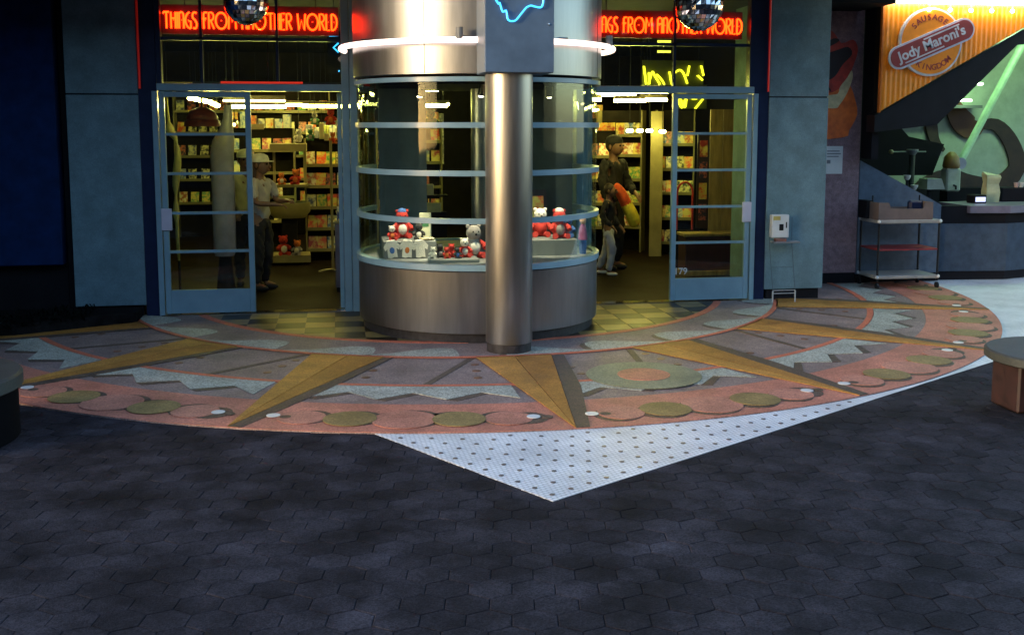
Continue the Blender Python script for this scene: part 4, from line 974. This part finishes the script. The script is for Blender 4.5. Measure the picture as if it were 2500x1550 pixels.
o = thing('red_chest', 'dark red chest with a yellow top behind the right door', 'chest', (3.17, 1.95, .006)); obj('body', MB().box(-.36, .36, -.14, .14, .06, .47, .008), mat('maroon_wood', (.055, .012, .010), .5, var=.2), o); obj('lid', MB().box(-.38, .38, -.15, .15, .47, .505, .005), BRD, o); obj('foot_board', MB().box(-.37, .39, -.16, .14, 0, .06, .004), BRD, o)

# ------------------------------------------------------------------ drum display
BLKD = mat('display_block', (.16, .17, .165), .6, var=.06)
DG = 'inside the round display case'
o = thing('display_block', 'grey display block at the left inside the round case', 'block', (-.64, -.86, .645)); obj('body', MB().box(-.24, .22, -.26, .26, 0, .150, .004), BLKD, o)
o = thing('display_block', 'grey display block at the right inside the round case', 'block', (.62, -.86, .645)); obj('body', MB().box(-.26, .22, -.24, .24, 0, .140, .004), BLKD, o)
o = thing('display_tray', 'low grey tray of small toys at the front of the round case', 'tray', (-.30, -1.38, .645)); obj('body', MB().box(-.21, .21, -.12, .12, 0, .030, .004), BLKD, o)
for i, x in enumerate((-.80, -.68, -.56)):
    o = thing('hanging_shirt', ['left', 'middle', 'right'][i]+' small white printed shirt draped over the left display block', 'shirt', (x, -1.135, .66), 0, 'draped shirts')
    obj('cloth', MB().prismY([(-.040, 0), (-.012, -.008), (.014, .002), (.042, -.004), (.040, .075), (.062, .060), (.072, .098), (.040, .138), (.014, .142), (-.012, .142), (-.040, .138), (-.070, .094), (-.058, .058), (-.040, .076)], -.004-.003*i, .004-.003*i).box(-.035, .035, -.003-.003*i, .07, .139, .143), TW, o); o.rotation_euler.y = R((-6, 4, -3)[i])
    obj('print', MB().ball((.0, -.0065, .06), .022, 10, 6, (1, .1, 1.3)), TB if i != 1 else TO, o)
plush(-.70, -.82, .795, .26, TR, TW, TR, 'red toy sitting at the back of the left display block', .1, hat=TB)
plush(-.80, -.98, .795, .13, TR, TO, TW, 'small red and white toy at the left end of the left block', .3)
plush(-.56, -.98, .795, .15, TBK, TW, TBK, 'black and white toy on the left display block', -.1)
o = thing('toy_box', 'white and green boxed toy at the right of the left display block', 'box', (-.49, -.80, .795), R(-12)); obj('carton', MB().box(-.05, .05, -.03, .03, 0, .22, .003), mat('white_carton', (.70, .68, .45), .6), o); obj('window', MB().box(-.035, .035, -.033, -.0305, .10, .18), TGR, o)
o = thing('gift_dish', 'small cream oval dish on the front of the left display block', 'dish', (-.50, -1.05, .795)); obj('dish', MB().lathe([(.04, 0), (.065, .012), (.07, .02), (.06, .02)], n=20), mat('cream_glaze', (.70, .60, .38), .3), o, smooth=True)
plush(-.10, -1.15, .645, .30, TG, TW, TG, 'large grey plush with red ribbons beside the column', .25, limb=TR)
plush(-.20, -1.34, .675, .17, TR, TW, TW, 'white headed toy in red on the front tray', .1)
for i, (x, y, c1, c2, lab) in enumerate(((-.47, -1.37, TW, TW, 'small white toy at the left end of the front tray'), (-.41, -1.33, TBK, TG, 'small black toy on the front tray'), (-.36, -1.40, TR, TO, 'small pink red toy on the front tray'), (-.31, -1.33, TR, TR, 'small dark red toy on the front tray'), (-.27, -1.41, TBK, TB, 'small black and blue toy on the front tray'))):
    plush(x, y, .675, .10+.02*(i % 2), c1, c2, c1, lab, rng.uniform(-.4, .4))
plush(.70, -.98, .785, .27, TR, TG, TR, 'red plush with grey belly on the right display block', .1, hat=TW)
plush(.56, -.80, .785, .27, TR, TR, TW, 'red toy with white head behind the column', 0)
plush(.80, -.88, .785, .20, TB, TG, TB, 'blue toy beside the red plush', -.3)
o = thing('toy_doll', 'standing doll in purple and blue at the right end of the case', 'doll', (.91, -1.02, .645)); obj('body', MB().lathe([(.03, 0), (.035, .08), (.03, .16)], n=14), TB, o, smooth=True); obj('dress', MB().lathe([(.045, .13), (.03, .24), (.02, .27)], n=14), mat('toy_purple', (.22, .06, .16), .8), o, smooth=True); obj('head', MB().ball((0, 0, .30), .032, 12, 8), mat('toy_skin', (.5, .3, .2), .7), o, smooth=True)
o = thing('framed_picture', 'dark tilted picture leaning at the back of the right block', 'picture', (.56, -.66, .785), R(8)); q = obj('board', MB().box(-.10, .10, -.008, .008, 0, .42), MATS['poster_dark'], o); q.rotation_euler.x = R(-8); q2 = obj('print', MB().box(-.07, .07, -.012, -.009, .05, .36), COV[2], o); q2.rotation_euler.x = R(-8)
o = thing('yellow_boxes', 'pale yellow carton on the shelf behind the drum glass', 'carton', (-.30, 1.6, 1.02)); obj('carton', MB().box(-.09, .09, -.05, .05, 0, .12, .004), MATS['cream_carton'], o); obj('stand', MB().box(-.20, .24, -.08, .10, -.02, 0), BLACK, o); obj('post', MB().box(-.03, .03, 0, .06, -1.014, -.02), BLACK, o)
o = thing('yellow_boxes', 'lower pale yellow carton behind the drum glass', 'carton', (-.24, 1.45, .84)); obj('carton', MB().box(-.10, .10, -.04, .04, 0, .10, .004), MATS['cream_carton'], o); obj('stand', MB().box(-.16, .16, -.06, .06, -.834, 0), BLACK, o)
# spot lamps in the drum ceiling
for i, (x, y, tx_, ty_) in enumerate(((-.55, -1.25, -.68, -1.0), (-.05, -1.45, -.2, -1.25), (.55, -1.25, .64, -.95))):
    o = thing('display_spot', ['left', 'middle', 'right'][i]+' small spot lamp in the ceiling of the round case', 'spot lamp', (x, y, 2.13))
    obj('can', MB().tube([(0, 0, 0), ((tx_-x)*.08, (ty_-y)*.08, -.09)], .032, 12), BLK2, o)
    obj('lens', MB().ball(((tx_-x)*.085, (ty_-y)*.085, -.094), .022, 10, 8, (1, 1, .4)), glow('spot_lens', (1, .85, .6), 8), o)
    l_ = bpy.data.lights.new('spot_beam', 'SPOT'); l_.energy = 42; l_.color = (1, .80, .55); l_.spot_size = R(34); l_.spot_blend = .5; l_.shadow_soft_size = .02
    lo = bpy.data.objects.new('spot_beam', l_); C.objects.link(lo); lo.parent = o; lo.location = ((tx_-x)*.1, (ty_-y)*.1, -.112)
    lo.rotation_euler = Vector((x-tx_, y-ty_, 2.13-.75)).to_track_quat('Z', 'Y').to_euler()

# ------------------------------------------------------------------ kitchen things
o = thing('till', 'dark till with a glowing pale screen on the counter top', 'till', (6.32, 1.45, .865)); obj('body', MB().box(-.07, .09, -.08, .10, 0, .10, .01), BLACK, o); obj('screen', MB().box(-.06, .07, -.084, -.081, .02, .075), glow('till_screen', (.62, .66, 1), 0.25), o)
o = thing('paper_bag', 'crumpled cream paper bag standing on the counter top', 'bag', (6.60, 1.6, .865)); mb = MB(); mb.prism([(-.09, -.05), (.08, -.06), (.10, .05), (-.08, .06)], 0, .02); vs = []
for k, (z, q) in enumerate(((.02, 1), (.12, 1.05), (.22, .9), (.30, 1.1), (.33, 1.0))): vs += [(-.09*q+.012*(k % 2), -.05*q, z), (.08*q, -.06*q-.01*(k % 2), z), (.10*q-.01*(k % 2), .05*q, z), (-.08*q, .06*q, z+.01*k)]
mb.add(vs, [(4*k+i_, 4*k+(i_+1) % 4, 4*k+4+(i_+1) % 4, 4*k+4+i_) for k in range(4) for i_ in range(4)]+[(16, 17, 18, 19)]); obj('sack', mb, mat('cream_paper', (.5, .5, .28), .8, var=.12), o)
o = thing('dark_warmer', 'black food warmer at the right of the counter top', 'food warmer', (6.95, 1.72, .865)); obj('body', MB().box(-.20, .24, -.12, .12, 0, .17, .012), BLACK, o)
for i in range(3):
    o = thing('cup_stack', ['left', 'middle', 'right'][i]+' small stack of cups on the black food warmer', 'cups', (6.98+i*.07, 1.66, 1.035), 0); obj('cups', MB().lathe([(.022, 0), (.030, .05), (.032, .06)], n=12), TW if i else mat('pink_cup', (.55, .35, .30), .5), o, smooth=True)
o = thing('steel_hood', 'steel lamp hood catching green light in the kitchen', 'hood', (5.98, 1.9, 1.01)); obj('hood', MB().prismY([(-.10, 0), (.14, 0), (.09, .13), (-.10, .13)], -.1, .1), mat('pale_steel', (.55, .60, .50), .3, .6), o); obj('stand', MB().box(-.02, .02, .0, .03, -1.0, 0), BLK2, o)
o = thing('tap_stand', 'thin dark column stand behind the sloped half wall', 'stand', (5.72, 1.9, .01)); obj('column', MB().tube([(0, 0, 0), (0, 0, 1.42)], .035, 10), mat('dark_green_steel', (.05, .07, .05), .3, .5), o); obj('cap', MB().lathe([(.035, 1.42), (.07, 1.47), (.07, 1.49)], n=12), GREY, o); obj('bar', MB().tube([(-.28, 0, 1.46), (.18, 0, 1.46)], .008, 6), GREY, o); obj('knob', MB().ball((-.28, 0, 1.46), .03, 10, 6), CRM, o)
for i, (x, z) in enumerate(((5.58, 1.16), (5.68, 1.04))):
    o = thing('cup', ['upper', 'lower'][i]+' pale cup beside the column stand', 'cup', (x, 1.75, z)); obj('bowl', MB().lathe([(.02, -.03), (.04, .0), (.045, .03)], n=14), TW, o, smooth=True); obj('stem', MB().box(-.01, .01, -.01, .01, -z+.01, -.03), BLK2, o)
o = thing('clock_disc', 'round lilac disc at the foot of the slanted rail', 'disc', (6.74, 2.5, 1.30)); obj('face', MB().prismY(disc(.075, 24), -.02, .01), mat('lilac_disc', (.34, .30, .42), .5), o); obj('arm', MB().tube([(.0, .0, 0), (.04, .1, .02)], .012, 6), GREY, o)

# ------------------------------------------------------------------ people
def skin(name, V, E, rad, m_, parent, sub=2, fold=0., seed=0.):
    me = bpy.data.meshes.new(name); me.from_pydata(V, E, []); o = bpy.data.objects.new(name, me); C.objects.link(o)
    md = o.modifiers.new('skin', 'SKIN'); md.use_smooth_shade = True
    sv = me.skin_vertices[0].data
    for i, r_ in enumerate(rad): sv[i].radius = r_ if isinstance(r_, tuple) else (r_, r_)
    sv[0].use_root = True
    o.modifiers.new('sub', 'SUBSURF').levels = sub
    dg = bpy.context.evaluated_depsgraph_get(); me2 = bpy.data.meshes.new_from_object(o.evaluated_get(dg))
    C.objects.unlink(o); bpy.data.objects.remove(o)
    me2.materials.clear(); me2.materials.append(m_); me2.name = name
    if fold:
        from mathutils import noise
        ns_ = [v.normal.copy() for v in me2.vertices]
        for v, n_ in zip(me2.vertices, ns_):
            q = v.co; k_ = noise.noise(Vector((q.x*16+q.z*9, q.y*16, q.z*7+seed)))+.5*noise.noise(Vector((q.x*38, q.y*38, q.z*24+seed)))
            v.co = q+n_*k_*fold
    me2.polygons.foreach_set('use_smooth', [True]*len(me2.polygons))
    return link(name, me2, parent)
SKIN = mat('skin', (.20, .10, .055), .55, var=.08); HAIR = mat('dark_hair', (.025, .014, .009), .6)
def person(label, loc, rz, h, shirt, pants, shoes, arms, legs=None, cap=None, hair=HAIR, longhair=False, long_sleeve=False, lean=0., brim=True):
    t = thing('person', label, 'person', loc, rz)
    J = {}
    J['pel'] = (0, 0, .52); J['wai'] = (0, -.3*lean*.1, .61); J['che'] = (0, -lean*.35, .73); J['nek'] = (0, -lean*.55, .835); J['hd0'] = (0, -lean*.62-.005, .875); J['hd1'] = (0, -lean*.70-.012, .925); J['hd2'] = (0, -lean*.72-.008, .968)
    legs = legs or [((-.055, 0, .50), (-.062, -.012, .28), (-.062, .012, .045), (-.07, -.075, .022)), ((.055, 0, .50), (.062, -.012, .28), (.062, .012, .045), (.07, -.075, .022))]
    V = [J[k] for k in ('pel', 'wai', 'che', 'nek', 'hd0', 'hd1', 'hd2')]; E = [(i, i+1) for i in range(6)]
    rd = [(.072, .055), (.066, .046), (.085, .055), (.030, .030), (.038, .042), (.050, .058), (.040, .046)]
    for s, arm in zip((-1, 1), arms):
        b0 = len(V); sh = (s*.105, J['che'][1]-.01*0, .80)
        V += [sh, arm[0], arm[1]]; E += [(2, b0), (b0, b0+1), (b0+1, b0+2)]; rd += [.032, .024, .016]
        e_, w_ = Vector(arm[0]), Vector(arm[1]); d = (w_-e_).normalized(); side = d.cross(Vector((0, 0, 1))); side = side.normalized() if side.length > .1 else Vector((1, 0, 0)); nr_ = side.cross(d)
        pc = len(V); V.append(tuple(w_+d*.028)); E.append((b0+2, pc)); rd.append((.019, .010))
        for q, (off, ln) in enumerate(((-.014, .040), (-.005, .046), (.005, .044), (.013, .036))):
            f0 = len(V); p1 = w_+d*.045+side*off; p2 = p1+d*ln*.55-nr_*.006; p3 = p2+d*ln*.3-nr_*.018
            V += [tuple(p1), tuple(p2), tuple(p3)]; E += [(pc, f0), (f0, f0+1), (f0+1, f0+2)]; rd += [.0055, .0052, .0042]
        f0 = len(V); p1 = w_+d*.022-side*.018; p2 = p1+d*.022-side*.010; V += [tuple(p1), tuple(p2)]; E += [(pc-0, f0), (f0, f0+1)]; rd += [.006, .005]
    for lg_ in legs:
        b0 = len(V); V += list(lg_); E += [(0, b0), (b0, b0+1), (b0+1, b0+2), (b0+2, b0+3)]; rd += [.046, .034, .022, .020]
    sc = lambda P: [tuple(c*h for c in p) for p in P]
    scr = lambda Q: [tuple(c*h for c in q) if isinstance(q, tuple) else q*h for q in Q]
    skin('body', sc(V), E, scr(rd), SKIN, t)
    # shirt
    V = [(0, 0, .50), J['wai'], J['che'], (0, J['nek'][1]*.9, .815)]; E = [(0, 1), (1, 2), (2, 3)]; rd = [(.090, .070), (.084, .062), (.100, .068), (.050, .046)]
    for s, arm in zip((-1, 1), arms):
        b0 = len(V); sh = Vector((s*.108, J['che'][1], .80)); e_ = Vector(arm[0]); mid_ = sh.lerp(e_, .85 if not long_sleeve else 1)
        V += [tuple(sh), tuple(mid_)]; E += [(2, b0), (b0, b0+1)]; rd += [.042, .038]
        if long_sleeve: V.append(tuple(Vector(arm[0]).lerp(Vector(arm[1]), .92))); E.append((b0+1, b0+2)); rd.append(.028)
    skin('shirt', sc(V), E, scr(rd), shirt, t, 3, .016*h, loc[0])
    V = [(0, 0, .545), (0, 0, .50)]; E = [(0, 1)]; rd = [(.082, .062), (.080, .064)]
    for lg_ in legs:
        b0 = len(V); V += [lg_[0], lg_[1], lg_[2]]; E += [(1, b0), (b0, b0+1), (b0+1, b0+2)]; rd += [.060, .046, .038]
    skin('trousers', sc(V), E, scr(rd), pants, t, 3, .013*h, loc[0]+5)
    for lg_ in legs:
        a, b_ = Vector(lg_[2])*h, Vector(lg_[3])*h; zlo = .0
        obj('shoe', MB().ball(((a.x+b_.x)/2, (a.y+b_.y)/2, max(b_.z, .018*h)), .055*h, 12, 8, (.55, 1.15, .40)), shoes, t, smooth=True)
    hc = Vector(J['hd1'])*h; hr = .062*h
    hd = obj('hair', MB().ball(hc+Vector((0, .012*h, .012*h)), hr, 16, 10, (.93, 1.0, 1.08)), hair, t, smooth=True)
    if longhair: obj('long_hair', MB().tube([tuple(hc+Vector((0, .035*h, .02*h))), tuple(hc+Vector((0, .055*h, -.06*h))), tuple(hc+Vector((0, .05*h, -.15*h)))], [.05*h, .052*h, .035*h], 12), hair, t, smooth=True)
    fc = obj('face', MB().ball(hc+Vector((0, -.016*h, -.012*h)), hr*.93, 16, 12, (.84, .92, 1.08)), SKIN, t, smooth=True)
    obj('nose', MB().ball(hc+Vector((0, -.076*h, -.016*h)), .011*h, 8, 6, (.8, 1, 1.3)), SKIN, fc, smooth=True)
    obj('mouth', MB().ball(hc+Vector((0, -.068*h, -.042*h)), .014*h, 8, 6, (1.1, .4, .3)), mat('lips', (.3, .08, .06), .5), fc)
    for s in (-1, 1):
        obj('eye', MB().ball(hc+Vector((s*.020*h, -.066*h, .004*h)), .007*h, 8, 6), BLACK, fc); obj('ear', MB().ball(hc+Vector((s*.055*h, .002*h, -.008*h)), .016*h, 8, 6, (.4, .8, 1.2)), SKIN, fc, smooth=True)
    if cap:
        c_ = obj('cap', MB().lathe([(.064*h, 0), (.066*h, .018*h), (.056*h, .045*h), (.03*h, .060*h), (.005*h, .064*h)], hc.x, hc.y+.004*h, 18), cap, t, smooth=60); c_.location.z = hc.z+.018*h
        if brim: obj('brim', MB().prism([(x*h+hc.x, y*h+hc.y, ) for x, y in [(-.055, -.03), (-.045, -.085), (0, -.108), (.045, -.085), (.055, -.03)]], hc.z+.020*h, hc.z+.026*h), cap, t)
    return t
SH1 = mat('cream_cotton', (.55, .50, .24), .85, var=.1); SH2 = mat('pale_cotton', (.50, .45, .38), .85, var=.1); BLKC = mat('black_cotton', (.014, .013, .014), .85); DENW = mat('pale_denim', (.42, .42, .46), .85, var=.1); WCAP = mat('white_cap', (.75, .72, .55), .8)
person('person in a cream shirt and white cap behind the left door', (-2.27, 1.85, .006), R(10), 1.52, SH1, BLKC, BLKC,
       [((-.15, -.02, .64), (-.10, -.12, .56)), ((.15, -.02, .64), (.10, -.12, .56))], cap=WCAP)
person('person in a pale shirt and cap turned to the counter in the left doorway', (-2.10, 1.5, .006), R(62), 1.48, SH2, BLKC, BLKC,
       [((-.14, -.05, .65), (-.07, -.17, .64)), ((.14, -.06, .65), (.06, -.19, .66))], cap=WCAP, longhair=True, hair=mat('brown_hair', (.07, .035, .016), .6))
person('person in black with a black hat browsing the right doorway shelves', (2.09, 2.5, .006), R(40), 1.66, BLKC, BLKC, BLKC,
       [((-.15, -.02, .63), (-.13, -.09, .50)), ((.15, -.03, .64), (.10, -.14, .57))], cap=BLKC, long_sleeve=True, brim=False)
kid = person('child in pale trousers and dark jacket striding in the right doorway', (1.93, 2.05, .006), R(60), 1.10, BLKC, DENW, WHITEP,
       [((-.15, .03, .64), (-.14, -.08, .54)), ((.15, .02, .64), (.13, -.10, .52))],
       legs=[((-.055, 0, .50), (-.06, -.06, .28), (-.06, -.02, .045), (-.07, -.10, .022)), ((.055, 0, .50), (.06, .04, .28), (.06, .13, .06), (.07, .05, .022))], long_sleeve=True)
# the bright carrier hung over the arm of the person in black
o = thing('orange_bag', 'orange and yellow carrier hanging from the arm of the person in black', 'bag', (2.17, 2.16, .60), R(12))
obj('upper', MB().tube(smooth_pl([(-.16, .02, .47), (-.11, 0, .43), (-.05, -.01, .34), (0, 0, .25)], 4), [.03, .05, .058, .060, .062, .064, .066, .066, .068, .068, .068, .069, .07], 12), mat('orange_cloth', (.92, .12, .02), .7, var=.15, vscale=18), o, smooth=True)
obj('lower', MB().tube(smooth_pl([(0, 0, .25), (.05, -.01, .16), (.10, 0, .06), (.13, .02, -.02)], 4), [.07, .071, .073, .074, .076, .078, .078, .080, .080, .078, .074, .06, .04], 12), mat('yellow_cloth', (.95, .68, .03), .7, var=.15, vscale=18), o, smooth=True)
o = thing('worker_stand_in', 'amber and white urn shape standing in for a worker behind the counter', 'urn', (6.52, 2.35, .95)); obj('stand', MB().box(-.09, .09, -.09, .09, -.94, 0), BLACK, o); obj('tank', MB().box(-.10, .10, -.08, .08, 0, .30, .02), mat('stand_in_white', (.42, .46, .34), .4), o); obj('lid', MB().lathe([(.10, .30), (.11, .33), (.09, .44), (.04, .50), (.02, .51)], n=18), mat('amber_cap', (.20, .11, .02), .5), o, smooth=40); obj('tap', MB().tube([(0, -.08, .08), (0, -.13, .07), (0, -.13, .03)], .014, 8), BLK2, o)  # urn shape put in place of a blurred figure
